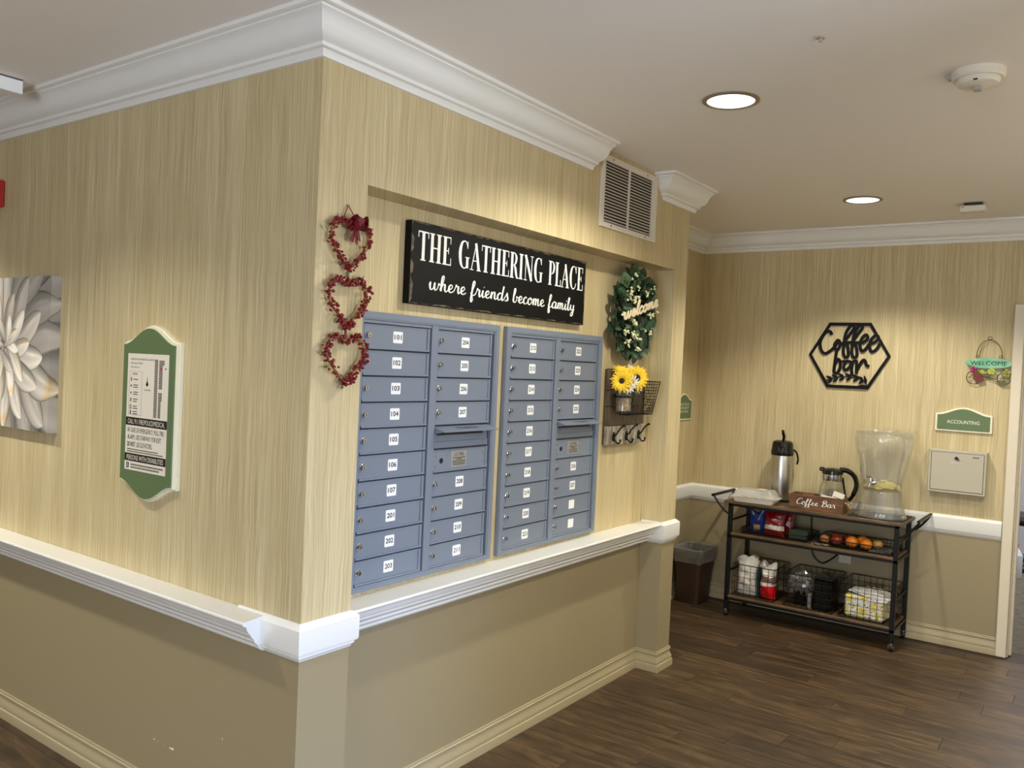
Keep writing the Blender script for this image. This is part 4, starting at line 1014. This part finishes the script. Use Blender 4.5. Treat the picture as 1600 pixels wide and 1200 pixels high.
# ================================================================== CART
CARTW = board_wood('cart_brown_board', (66, 49, 30), (116, 90, 58), (50, 5, 50), .45)
BKM = mat('black_powder_coat', (22, 21, 20), .4, .4)
X0, X1, Y0, Y1 = 3.862, 4.262, -.975, .150
ct = thing('bar_cart', 'black metal and brown wood three-tier rolling coffee cart against the back wall', 'cart', (4.06, -.41, 0))
rel = ct.location[:]
for (z, th, nm) in ((.800, .018, 'top_shelf'), (.582, .016, 'shelf'), (.150, .016, 'shelf')):
    e = .0 if z > .7 else .03
    sh = obj(nm, MB().cbox((X0+.002+e*.2, Y0+e, z-th), (X1-.002-e*.2, Y1-e+(.02 if z > .7 else 0), z), .002), CARTW, ct, rel=rel)
    m = MB()
    for xx in (X0+.006, X1-.022): m.box((xx, Y0+.02, z-th-.016), (xx+.016, Y1-.02, z-th))
    for yy in (Y0+.02, Y1-.036): m.box((X0+.006, yy, z-th-.016), (X1-.006, yy+.016, z-th))
    obj('shelf_frame', m, BKM, ct, rel=rel)
for yy in (Y0+.022, Y1-.035):
    for xx in (X0+.010, X1-.034):
        obj('post', MB().cbox((xx-.004, yy-.004, .052), (xx+.024, yy+.024, .784), .003), BKM, ct, rel=rel)
        cx, cy = xx+.010, yy+.010
        m = MB().lathe([(.012, .038), (.014, .042), (.014, .054)], 14, T=Matrix.Translation((cx, cy, 0)))
        m.box((cx-.004, cy-.016, .020), (cx+.018, cy-.012, .044)); m.box((cx-.004, cy+.012, .020), (cx+.018, cy+.016, .044)); m.box((cx-.004, cy-.016, .040), (cx+.018, cy+.016, .044))
        ca = obj('caster_fork', m, CHR, ct, rel=rel)
        m = MB().lathe([(.010, -.010), (.022, -.010), (.0235, -.007), (.0235, .007), (.022, .010), (.010, .010)], 20, T=Matrix.Translation((cx+.010, cy, .0236)) @ Matrix.Rotation(pi/2, 4, 'X'))
        obj('wheel', m, mat('black_wheel', (24, 24, 24), .5), ca, rel=rel)
    obj('end_rail', MB().box((X0+.02, yy+.002, .66), (X1-.02, yy+.014, .672)).box((X0+.02, yy+.002, .31), (X1-.02, yy+.014, .322)), BKM, ct, rel=rel)
for (yp, s) in ((Y1-.024, 1), (Y0+.03, -1)):
    m = MB(); yb = .250 if s > 0 else -1.065
    for xx in (X0+.02, X1-.03): m.tube(spline([(xx, yp, .70), (xx, yp+s*.055, .735), (xx, yb-s*.012, .80), (xx, yb, .822)], 5), .0075, 8)
    m.tube([(X0-.008, yb, .826), (X1-.0, yb, .826)], .0105, 10)
    obj('handle', m, BKM, ct, rel=rel)
TOP = .800; MID = .582; LOW = .150
# airpot
SS = mat('brushed_steel', (206, 204, 200), .30, 1.0, noise=((200, 200, 3), .3, (160, 158, 154)))
BGP = mat('gloss_black_plastic', (12, 12, 12), .15)
t = thing('airpot', 'tall stainless steel airpot with black pump lid on the cart top', 'thermos', (4.168, -.118, TOP), (0, 0, .2))
obj('body', MB().lathe([(.070, .012), (.072, .016), (.072, .325), (.068, .335)], 40), SS, t)
obj('base_ring', MB().lathe([(.074, 0), (.076, .003), (.076, .014), (.072, .018)], 40), BGP, t)
obj('lid', MB().lathe([(.073, .322), (.076, .330), (.076, .352), (.072, .368), (.071, .395), (.066, .415), (.052, .424), (.0001, .428)], 36), BGP, t)
m = MB().cbox((-.085, -.022, .345), (-.060, .022, .385), .006); m.tube(spline([(-.07, 0, .385), (-.085, 0, .380), (-.10, 0, .362), (-.102, 0, .345)], 4), .010, 8); obj('spout', m, BGP, t)
m = MB().tube(spline([(.02, -.0, .425), (.012, -.004, .450), (-.006, -.0, .478), (-.026, .0, .492)], 4), [.010]*4+[.011]*4+[.010]*5, 8); obj('pump_lever', m, BGP, t)
m = MB().tube(spline([(.02, -.070, .365), (.025, -.092, .345), (.028, -.104, .30), (.028, -.098, .262)], 5), .006, 8); obj('carry_handle', m, BGP, t)
# clamshell tray
t = thing('cookie_tray', 'white foam tray under a clear domed lid at the left end of the cart top', 'food tray', (3.968, -.020, TOP), (0, 0, .06))
def tray(hx_, hy_, h, tp, z0, r_=.02):
    m = MB(); lv = [(1-tp, z0), (1-tp*.4, z0+h*.6), (1, z0+h), (1.03, z0+h)]
    P = [rrect(-hx_*k, -hy_*k, hx_*k, hy_*k, r_) for k, z in lv]; n = len(P[0])
    vs = [(x, y, lv[i][1]) for i, q in enumerate(P) for x, y in q]; fs = [(i*n+j, i*n+(j+1) % n, (i+1)*n+(j+1) % n, (i+1)*n+j) for i in range(3) for j in range(n)]
    fs.append(tuple(range(n))); m.add(vs, fs); return m
FOAM = mat('white_foam', (226, 222, 210), .6)
obj('tray_base', tray(.098, .150, .034, .14, .001), FOAM, t)
m = tray(.096, .146, .036, .22, 0); m.v = [(x*(1+.03*sin(40*y)), y, .036+.050-z*1.35+.004*sin(31*x+23*y)) for x, y, z in m.v]
obj('clear_lid', m, clear('clear_plastic_lid', (.93, .93, .91), .10, .6, .28, .14), t)
obj('paper_label', MB().prism([(-.036, -.060), (.030, -.072), (.036, -.020), (-.030, -.008)], .0905, .0912), PAPER, t)
rr = random.Random(2)
m = MB()
for i in range(2):
    for j in range(4): m.lathe([(.026, .006), (.030, .014), (.028, .024), (.012, .031), (.0001, .032)], 12, T=Matrix.Translation((-.045+i*.085, -.105+j*.068, 0)))
obj('cookies', m, mat('golden_cookie', (176, 140, 92), .8), t, kind='stuff')
# Coffee Bar crate with packets
CR = board_wood('reddish_crate_wood', (74, 46, 28), (126, 84, 52), (40, 6, 40), .5)
t = thing('wooden_crate', 'brown wooden crate lettered Coffee Bar in white script on the cart top', 'crate', (3.985, -.432, TOP), (0, 0, .02))
for nm, lo, hi in (('front_panel', (-.066, -.172, .0), (-.056, .172, .098)), ('back_panel', (.056, -.172, .0), (.066, .172, .098)), ('side_panel', (-.056, -.172, .0), (.056, -.162, .098)), ('side_panel', (-.056, .162, .0), (.056, .172, .098)), ('bottom_panel', (-.056, -.162, 0), (.056, .162, .008))):
    obj(nm, MB().cbox(lo, hi, .0015), CR, t)
m = MB(); cursive(m, 'Coffee Bar', -.125, .034, .0200, .250, thin_thick(.0024, .0056), 0, .0010, slant=.22)
m.v = [(-.0662-z, -x, y) for x, y, z in m.v]
obj('script_lettering', m, LETW, t, smooth=0)
m = MB().tube(spline([(-.034, -.172, .070), (-.036, -.190, .066), (-.030, -.198, .040), (0, -.200, .026), (.030, -.196, .040), (.034, -.190, .066), (.034, -.172, .070)], 5), .006, 8); obj('rope_handle', m, mat('jute_rope', (142, 120, 82), .9), t)
for k, (x, y, rx, rz, mt, lb) in enumerate(((.010, -.105, .35, .2, PAPER, 'white sugar packet card standing tall at the right end of the crate'), (.018, -.030, .2, -.3, mat('pale_blue_packet', (176, 192, 216), .5), 'pale blue packet lying in the middle of the crate'), (-.01, -.055, .1, .2, PAPER, 'white folded packet beside the pale blue one in the crate'), (.0, .07, .1, .1, mat('brown_packet', (120, 74, 48), .5), 'brown packet at the left end of the crate'))):
    hgt = (.085 if k == 0 else .050)
    t2 = MB().cbox((-.006, -.036, 0), (.006, .036, hgt), .002)
    for q in range(1): t2.box((-.0066, -.030, hgt*.55), (-.0059, .030, hgt*.6), 1)
    o = obj('packet', t2, [mt, GINK]); o.location = (3.985+x, -.432+y, TOP+(.045 if k == 0 else .050)); o.rotation_euler = (rx*.8, rx*.3, rz)
    tag(o, lb, 'packet', 'packets in the coffee crate')
# decanter
t = thing('coffee_decanter', 'glass coffee decanter with black lid and handle behind the crate', 'coffee pot', (4.150, -.470, TOP), (0, 0, -1.35)); t.scale = (1.10, 1.10, 1.36)
obj('glass_bowl', MB().lathe([(.0001, 0), (.062, 0), (.074, .010), (.080, .035), (.079, .065), (.066, .110), (.056, .138), (.054, .150), (.052, .150), (.054, .136), (.063, .108), (.076, .065), (.077, .036), (.071, .012), (.0001, .004)], 36), GL, t)
obj('steel_band', MB().lathe([(.057, .138), (.059, .142), (.059, .168), (.056, .172)], 36), CHR, t)
m = MB().lathe([(.058, .168), (.062, .172), (.060, .186), (.045, .196), (.0001, .200)], 32); m.cbox((-.078, -.014, .180), (-.045, .014, .200), .006); obj('lid', m, BGP, t)
m = MB().tube(spline([(.04, 0, .192), (.085, 0, .190), (.125, 0, .165), (.138, 0, .120), (.120, 0, .070), (.095, 0, .040)], 6), [.013]*12+[.014]*12+[.010]*7, 10)
m.tube([(.058, 0, .155), (.080, 0, .06), (.090, 0, .04)], .006, 8); obj('handle', m, BGP, t)
# dispenser
PC = clear('clear_acrylic', (.97, .97, .955), .04, .55, .06, .08)
t = thing('beverage_dispenser', 'tall clear plastic beverage dispenser with scalloped rim, spigot and lemon slices', 'drink dispenser', (4.045, -.805, TOP+.004))
def wav(a, z):
    return 1+(.055*cos(8*a) if z > .50 else (.02*cos(12*a) if z < .17 else 0))
obj('vessel', MB().lathe([(.0001, .170), (.110, .172), (.122, .190), (.128, .240), (.140, .320), (.160, .400), (.176, .460), (.176, .505), (.166, .530), (.172, .542), (.176, .548), (.170, .546), (.160, .530), (.170, .500), (.170, .462), (.154, .402), (.134, .322), (.122, .242), (.116, .195), (.0001, .178)], 64, wave=wav), PC, t)
obj('pedestal', MB().lathe([(.150, 0), (.156, .004), (.152, .012), (.140, .05), (.126, .10), (.117, .168), (.113, .168), (.122, .10), (.136, .05), (.147, .010), (.145, .002)], 64, cap=False, wave=lambda a, z: 1+.022*cos(16*a)), PC, t)
obj('lid_disc', MB().lathe([(.0001, .536), (.10, .540), (.158, .534), (.158, .528), (.0001, .530)], 48), PC, t)
m = MB()
rr = random.Random(6)
for k in range(16):
    a = 2*pi*k/16; T = Matrix.Translation((.084*cos(a), .084*sin(a), .198+rr.uniform(0, .012))) @ Matrix.Rotation(a, 4, 'Z') @ Matrix.Rotation(rr.uniform(.3, .7), 4, 'Y')
    m.lathe([(.032, -.003), (.034, 0), (.032, .003)], 18, T=T)
obj('lemon_slice', m, mat('lemon_yellow', (240, 230, 150), .4), t)
obj('lemon_water', MB().lathe([(.0001, .180), (.112, .181), (.117, .200), (.118, .222), (.0001, .223)], 36), clear('pale_lemon_water', (.95, .93, .70), .04, .3, .10), t)
m = MB(); Tm = Matrix.Rotation(pi-.22, 4, 'Z')
m.tube([(.115, 0, .225), (.160, 0, .225), (.175, 0, .220), (.178, 0, .200)], .010, 12, T=Tm); m.tube([(.158, 0, .228), (.158, 0, .262)], .006, 8, T=Tm); m.cbox((.150, -.028, .256), (.166, .012, .266), .003, T=Tm)
m.lathe([(.020, -.004), (.022, 0), (.020, .008)], 20, T=Tm @ Matrix.Translation((.124, 0, .225)) @ Matrix.Rotation(pi/2, 4, 'Y')); obj('spigot', m, CHR, t)
o = obj('drip_mat', MB().prism(rrect(3.90, -.965, 4.235, -.635, .01), TOP, TOP+.004), mat('black_mat', (30, 28, 26), .7)); tag(o, 'flat black mat under the beverage dispenser', 'mat')

# wire baskets
def wire_basket(name, label, x0, x1, y0, y1, z0, z1, group, pitch=.040, taper=.0, r_=.0016, frontdip=0.0):
    t = thing(name, label, 'basket', ((x0+x1)/2, (y0+y1)/2, z0), group=group); rl = t.location[:]
    m = MB()
    def T_(p, q, rr_=r_): m.tube([p, q], rr_, 4)
    zz = z0+.003
    nY = max(2, round((y1-y0)/pitch)); nX = max(2, round((x1-x0)/pitch)); nZ = max(1, round((z1-z0)/pitch))
    for k in range(nY+1):
        y = y0+(y1-y0)*k/nY; T_((x0, y, zz), (x0, y, z1)); T_((x1, y, zz), (x1, y, z1)); T_((x0, y, zz), (x1, y, zz))
    for k in range(nX+1):
        x = x0+(x1-x0)*k/nX; T_((x, y0, zz), (x, y0, z1)); T_((x, y1, zz), (x, y1, z1)); T_((x, y0, zz), (x, y1, zz))
    for k in range(1, nZ):
        z = zz+(z1-zz)*k/nZ
        T_((x0, y0, z), (x0, y1, z)); T_((x1, y0, z), (x1, y1, z)); T_((x0, y0, z), (x1, y0, z)); T_((x0, y1, z), (x1, y1, z))
    obj('wire_mesh', m, IRON, t, rel=rl)
    m = MB(); m.tube([(x, y, z1) for x, y in rrect(x0, y0, x1, y1, .015)], .0032, 6, closed=True); obj('top_rim', m, IRON, t, rel=rl)
    m = MB(); m.tube([(x, y, zz) for x, y in rrect(x0, y0, x1, y1, .015)], .0026, 6, closed=True); obj('base_rim', m, IRON, t, rel=rl)
    return t
wire_basket('wire_basket', 'left deep black wire basket on the bottom shelf holding white bags', 3.895, 4.225, -.195, .092, LOW, .368, 'deep wire baskets on the bottom shelf')
wire_basket('wire_basket', 'middle deep black wire basket on the bottom shelf holding dark items', 3.895, 4.225, -.575, -.262, LOW, .368, 'deep wire baskets on the bottom shelf')
wire_basket('wire_basket', 'right deep black wire basket on the bottom shelf holding lemon napkins', 3.895, 4.225, -.925, -.615, LOW, .368, 'deep wire baskets on the bottom shelf')
wire_basket('wire_tray', 'shallow black wire tray of fruit on the middle shelf, right', 3.905, 4.215, -.915, -.440, MID, .630, 'shallow wire trays on the middle shelf', .024, r_=.0012)
wire_basket('wire_tray', 'shallow black wire tray of snack bags on the middle shelf, left', 3.905, 4.215, -.385, .055, MID, .622, 'shallow wire trays on the middle shelf', .024, r_=.0012)

# bags: crumpled pillows
def pillow(w_, h_, d_, seed, top_open=0.0, nu=14, nv=16, crimp=True):
    rr = random.Random(seed); ph = [rr.uniform(0, 6) for _ in range(8)]
    m = MB()
    def fn(side):
        def g(a, b):
            x = (a-.5)*w_; z = b*h_
            e = (max(0, sin(pi*a))**.45)*(max(0, sin(pi*min(1, max(0, (b*.94+.03)))))**.40)
            nn = .10*sin(9*a+5*b+ph[0])+.08*sin(17*b-6*a+ph[1])+.06*sin(23*a+11*b+ph[2])
            dd = side*d_/2*e*(1+nn)
            z2 = z + (top_open*sin(7*a+ph[3])*b**4)
            return (dd, x*(1-.10*abs(sin(pi*b*1.0+ph[4]*.02))), z2)
        return g
    m.grid(fn(-1), nu, nv); m.grid(fn(1), nu, nv); return m
def colored_by_z(m, bands):
    """assign material index by band on normalised height"""
    zs = [p[2] for p in m.v]; lo, hi = min(zs), max(zs)
    for i, q in enumerate(m.f):
        z = sum(m.v[k][2] for k in q)/len(q); y = sum(m.v[k][1] for k in q)/len(q); t_ = (z-lo)/(hi-lo)
        for (a, b, k) in bands:
            if a <= t_ < b: m.m[i] = k
    return m
WB = mat('white_plastic_bag', (214, 208, 196), .35); BB = mat('blue_snack_bag', (16, 42, 108), .25); RBG = mat('red_snack_bag', (128, 20, 18), .22); SILV = mat('pale_bag_band', (206, 196, 186), .3); GB = mat('golden_bag_print', (176, 132, 60), .4)  # blue and red darkened to carry the shade under the top shelf
def bag(name, label, loc, rot, m, mats, cat, group=None):
    t = thing(name, label, cat, loc, rot, group); obj('bag_body', m, mats, t, smooth=50); return t
m = colored_by_z(pillow(.110, .138, .055, 1), [(0, .12, 0), (.12, .42, 1), (.42, 2, 0)])
for i, q in enumerate(m.f):
    y = sum(m.v[k][1] for k in q)/len(q)
    if m.m[i] == 1 and abs(y) > .024: m.m[i] = 0
def horns(m, w_, h_):
    m.v = [(x, y, z+(.048*(abs(y)/(w_/2))**1.6*max(0, (z/h_-.5)*2))) for x, y, z in m.v]; return m
t = bag('snack_bag', 'blue snack bag standing in the left tray of the middle shelf', (4.00, -.028, MID+.006), (0, -.12, .1), horns(m, .1, .150), [BB, GB], 'snack bag', 'snack bags on the middle shelf')
m = colored_by_z(pillow(.150, .158, .085, 2), [(0, .25, 0), (.25, .36, 1), (.36, .46, 1), (.46, 2, 0)])
t = bag('snack_bag', 'red snack bag with a pale band, right of the blue bag', (3.975, -.150, MID+.006), (0, .10, -.05), m, [RBG, SILV], 'snack bag', 'snack bags on the middle shelf')
m = pillow(.140, .165, .06, 3)
t = bag('snack_bag', 'darker red snack bag leaning behind the pale-banded red one', (4.08, -.185, MID+.006), (0, .15, -.2), m, [RBG], 'snack bag', 'snack bags on the middle shelf')
DG = mat('dark_green_box', (34, 54, 30), .4)
t = thing('tea_box', 'flat dark green box at the right end of the left wire tray', 'box', (4.02, -.315, MID+.006), (0, 0, .08))
obj('carton', MB().cbox((-.06, -.062, 0), (.06, .062, .052), .002), DG, t); obj('carton_flap', MB().cbox((-.055, -.058, .052), (.058, .060, .060), .001), mat('olive_green_card', (58, 74, 38), .5), t)
m = MB(); rr = random.Random(14)
for k in range(18):
    y = -.405-rr.uniform(0, .09); x = 3.885+rr.uniform(0, .07); m.tube(spline([(x, y, MID+.003), (x+rr.uniform(-.02, .02), y-.02, MID+.006+rr.uniform(0, .008)), (x+rr.uniform(-.02, .02), y-.045, MID+.004)], 3), .0022, 4)
o = obj('tie_wires', m, mat('silver_grey_wire', (150, 144, 132), .35, .6)); tag(o, 'small tangle of silver wire between the two trays on the middle shelf', 'wire', kind='stuff')

# fruit
def fruit(name, label, x, y, z, R, mt, cat, group, apple=False, seed=0):
    t = thing(name, label, cat, (x, y, z), (0, 0, seed), group)
    fn = (lambda d: 1-.22*max(0, abs(d.z)-.72)**1.2/.28+.02*sin(5*atan2(d.y, d.x))) if apple else (lambda d: 1-.02*abs(d.z))
    obj('fruit_flesh', MB().sphere((0, 0, R), R, 20, fn=fn, sc=(1, 1, .93)), mt, t)
    if apple: obj('stem', MB().tube([(0, 0, R*1.62), (.003, 0, R*2.1)], .0012, 5), VINE, t)
    else: obj('navel', MB().sphere((0, 0, R*1.91), .004, 8, sc=(1, 1, .4)), mat('orange_navel', (120, 110, 40), .6), t)
    return t
OR = mat('orange_peel', (226, 126, 24), .42, bump=(500, .3)); AP = mat('red_apple', (112, 26, 22), .28, noise=((30, 30, 6), .7, (150, 66, 40))); AP2 = mat('striped_apple', (160, 62, 34), .28, noise=((40, 40, 5), .9, (186, 134, 70)))
YF = mat('yellow_apple', (196, 148, 62), .35)
zf = MID+.006
fruit('apple', 'orange-red striped apple at the left end of the fruit tray', 3.965, -.492, zf, .033, AP2, 'fruit', 'apples in the fruit tray', True, 1)
fruit('apple', 'dark red apple at the front, between the striped apple and the oranges', 3.955, -.568, zf, .036, AP, 'fruit', 'apples in the fruit tray', True, 2)
fruit('apple', 'dark red apple at the back left of the fruit tray', 4.045, -.548, zf+.004, .037, AP, 'fruit', 'apples in the fruit tray', True, 3)
fruit('apple', 'dark red apple behind, touching the nearer orange', 4.045, -.628, zf+.002, .036, AP, 'fruit', 'apples in the fruit tray', True, 4)
fruit('orange', 'left front orange in the fruit tray', 3.960, -.662, zf, .039, OR, 'fruit', 'oranges in the fruit tray')
fruit('orange', 'right front orange in the fruit tray', 3.965, -.748, zf, .038, OR, 'fruit', 'oranges in the fruit tray', seed=.5)
fruit('orange', 'orange half hidden at the back between the two front oranges', 4.050, -.708, zf, .038, OR, 'fruit', 'oranges in the fruit tray', seed=1)
fruit('apple', 'yellow apple right of the oranges in the fruit tray', 4.045, -.800, zf, .033, YF, 'fruit', 'apples in the fruit tray', True, 5)
o = obj('paper_liner', MB().grid(lambda a, b: (3.93+.25*a, -.90+.13*b, zf+.001+.003*sin(9*a)*sin(7*b)), 8, 8), mat('grey_tray_paper', (120, 118, 122), .6)); tag(o, 'grey sheet of paper at the right end of the fruit tray', 'paper')

# bottom shelf contents
m = pillow(.152, .250, .15, 5, .02, 18, 20)
t = thing('plastic_bag', 'tall white bag of cups, left in the left bottom basket', 'bag', (3.985, .014, LOW+.006), (0, 0, .05), 'white bags in the left basket')
obj('bag_body', m, WB, t, smooth=50)
m = MB().grid(lambda a, b: (-.03+.05*sin(6*a)*b, (a-.5)*.15, .225+.035*b*(1+.5*sin(9*a+2))), 14, 4); obj('bag_top', m, WB, t, smooth=60)
m = MB()
for z in (.085, .105): m.box((-.070, -.045, z), (-.066, .040, z+.010))
obj('faded_print', m, mat('faded_pink_print', (196, 160, 146), .5), t)
m = pillow(.108, .230, .14, 6, .02, 16, 20)
t = thing('plastic_bag', 'clear-topped white bag with a red bottom, right in the left bottom basket', 'bag', (3.975, -.135, LOW+.006), (0, 0, -.1), 'white bags in the left basket')
obj('bag_body', colored_by_z(m, [(0, .38, 1), (.38, .44, 0), (.44, .62, 2), (.62, 2, 0)]), [WB, mat('bright_red_plastic', (214, 24, 28), .3), mat('brown_grey_plastic', (128, 100, 90), .4)], t, smooth=50)
m = MB().grid(lambda a, b: (-.02+.04*sin(7*a)*b, (a-.5)*.125, .205+.030*b*(1+.5*sin(8*a))), 12, 4); obj('bag_top', m, WB, t, smooth=60)
t = thing('carton', 'dark green slim carton between the two white bags', 'carton', (3.975, -.073, LOW+.006))
obj('carton', MB().cbox((-.03, -.010, 0), (.04, .012, .20), .004), mat('bottle_green', (20, 40, 28), .4), t)
t = thing('cutlery_wrap', 'crumpled clear plastic wrap over black cutlery in the middle basket', 'plastic wrap', (4.0, -.350, LOW+.006))
CWR = clear('crumpled_wrap', (.72, .72, .70), .14, .6, .08, .12)
rr = random.Random(19); ph = [rr.uniform(0, 6) for _ in range(6)]
obj('wrap', MB().sphere((0, 0, .145), .072, 26, sc=(.9, 1.15, 1.05), fn=lambda d: 1+.16*sin(7*d.x+ph[0])*sin(6*d.z+ph[1])+.12*sin(13*d.y+ph[2])+.09*sin(17*d.z+9*d.x)), CWR, t, smooth=12)
m = MB()
for k in range(16): a = rr.uniform(-.05, .05); b = rr.uniform(-.07, .07); m.cbox((a-.004, b-.006, .0), (a+.002, b+.006, .085+rr.uniform(0, .03)), .002)
obj('cutlery', m, BGP, t, kind='stuff')
t = thing('black_canister', 'black rectangular canister at the right side of the middle basket', 'canister', (4.02, -.505, LOW+.006))
obj('body', MB().cbox((-.105, -.055, 0), (.085, .055, .205), .014), BGP, t); obj('lid', MB().cbox((-.108, -.058, .200), (.088, .058, .216), .006), BGP, t)
t = thing('clear_cup_sleeve', 'slim clear cup sleeve standing at the front left of the black canister', 'cup sleeve', (3.916, -.425, LOW+.006))
obj('sleeve', MB().lathe([(.012, 0), (.014, .004), (.016, .095), (.0175, .098), (.0155, .098), (.012, .01)], 18), PC, t)
# lemon napkins
def lemon_mat():
    m = bpy.data.materials.new('lemon_print'); m.use_nodes = True; nt = m.node_tree; N = nt.nodes; L = nt.links
    b = N['Principled BSDF']; b.inputs['Roughness'].default_value = .6
    tc = N.new('ShaderNodeTexCoord')
    def vor(s, thr, col, prev, feat='F1'):
        v = N.new('ShaderNodeTexVoronoi'); v.inputs['Scale'].default_value = s; L.new(tc.outputs['Object'], v.inputs['Vector'])
        lt = N.new('ShaderNodeMath'); lt.operation = 'LESS_THAN'; lt.inputs[1].default_value = thr; L.new(v.outputs['Distance'], lt.inputs[0])
        mx = N.new('ShaderNodeMix'); mx.data_type = 'RGBA'; L.new(lt.outputs[0], mx.inputs[0]); mx.inputs[7].default_value = (*lin(col), 1)
        if prev is None: mx.inputs[6].default_value = (*lin((226, 222, 214)), 1)
        else: L.new(prev, mx.inputs[6])
        return mx.outputs[2]
    a = vor(26, .44, (226, 204, 92), None); a = vor(60, .22, (42, 40, 86), a); a = vor(75, .18, (74, 104, 66), a)
    L.new(a, b.inputs['Base Color']); return m
LEM = lemon_mat()
t = thing('napkin_pack', 'pack of white napkins printed with yellow lemons in the right bottom basket', 'napkins', (4.0, -.765, LOW+.006), (0, 0, -.08))
obj('napkin_stack', MB().cbox((-.088, -.128, 0), (.070, .118, .145), .016), LEM, t)
m = MB()
for k in range(5): m.cbox((-.084+.003*k, -.120, .135+.010*k), (.06, .118-.03*k, .143+.010*k), .003, T=Matrix.Translation((0, 0, .012)) @ Matrix.Rotation(.16+.03*k, 4, 'X'))
obj('folded_napkin', m, mat('plain_white_napkin', (226, 222, 216), .7), t)
t = thing('glass_cup', 'small ribbed clear cup in the corner of the right bottom basket', 'cup', (4.09, -.895, LOW+.006))
obj('cup_wall', MB().lathe([(.0001, 0), (.020, 0), (.026, .075), (.024, .075), (.019, .004), (.0001, .004)], 24, wave=lambda a, z: 1+.03*cos(12*a)), PC, t)

# trash can
t = thing('trash_can', 'dark brown rectangular trash can with a clear liner in the back corner', 'trash can', (4.075, .455, 0))
def rect_lv(lv, n=4):
    m = MB(); P = [rrect(-a, -b, a, b, .03, n) for a, b, z in lv]; k = len(P[0])
    vs = [(x, y, lv[i][2]) for i, q in enumerate(P) for x, y in q]
    fs = [(i*k+j, i*k+(j+1) % k, (i+1)*k+(j+1) % k, (i+1)*k+j) for i in range(len(lv)-1) for j in range(k)]
    return m, vs, fs, k
lv = [(.105, .085, 0), (.140, .108, .375), (.150, .115, .378), (.151, .116, .392), (.141, .108, .392), (.104, .083, .012)]
m, vs, fs, k = rect_lv(lv); fs.append(tuple(range(k))); fs.append(tuple(range(5*k, 6*k))); m.add(vs, fs); obj('bin', m, mat('dark_brown_plastic', (50, 32, 22), .45), t)
lv = [(.138, .107, .300), (.146, .112, .335), (.150, .116, .345), (.156, .120, .375), (.157, .121, .399), (.146, .112, .404), (.140, .106, .390), (.132, .098, .330), (.120, .09, .22)]
m, vs, fs, k = rect_lv(lv, 6); rr = random.Random(9)
vs = [(x*(1+rr.uniform(-.012, .014)), y*(1+rr.uniform(-.012, .014)), z+rr.uniform(-.006, .006)) for x, y, z in vs]
m.add(vs, fs); obj('liner', m, clear('frosted_liner', (.70, .69, .66), .10, .5, .10, .2), t, smooth=15)

# seen through the doorway
t = thing('desk_chair', 'black office chair partly seen through the doorway', 'chair', (7.4, -1.22, 0))
obj('backrest', MB().cbox((-.24, -.03, .50), (.22, .04, .98), .03), BLK, t); obj('seat', MB().cbox((-.25, -.25, .42), (.23, .25, .50), .03), BLK, t)
m = MB().tube([(0, 0, .08), (0, 0, .43)], .03, 10)
for k in range(5): a = 2*pi*k/5; m.tube([(0, 0, .09), (.27*cos(a), .27*sin(a), .05)], .018, 8); m.sphere((.27*cos(a), .27*sin(a), .03), .03, 8)
obj('star_base', m, BLK, t)
t = thing('spray_bottle', 'white bottle with orange cap on the carpet beyond the doorway', 'bottle', (6.9, -1.335, 0))
obj('bottle', MB().lathe([(.055, 0), (.06, .01), (.06, .20), (.03, .25), (.018, .27)], 20), mat('white_bottle', (214, 220, 228), .4), t)
m = MB().lathe([(.024, .265), (.024, .30), (.015, .315), (.0001, .317)], 16); m.cbox((-.05, -.012, .30), (.02, .012, .33), .004); obj('orange_trigger', m, mat('orange_cap', (206, 92, 30), .4), t)
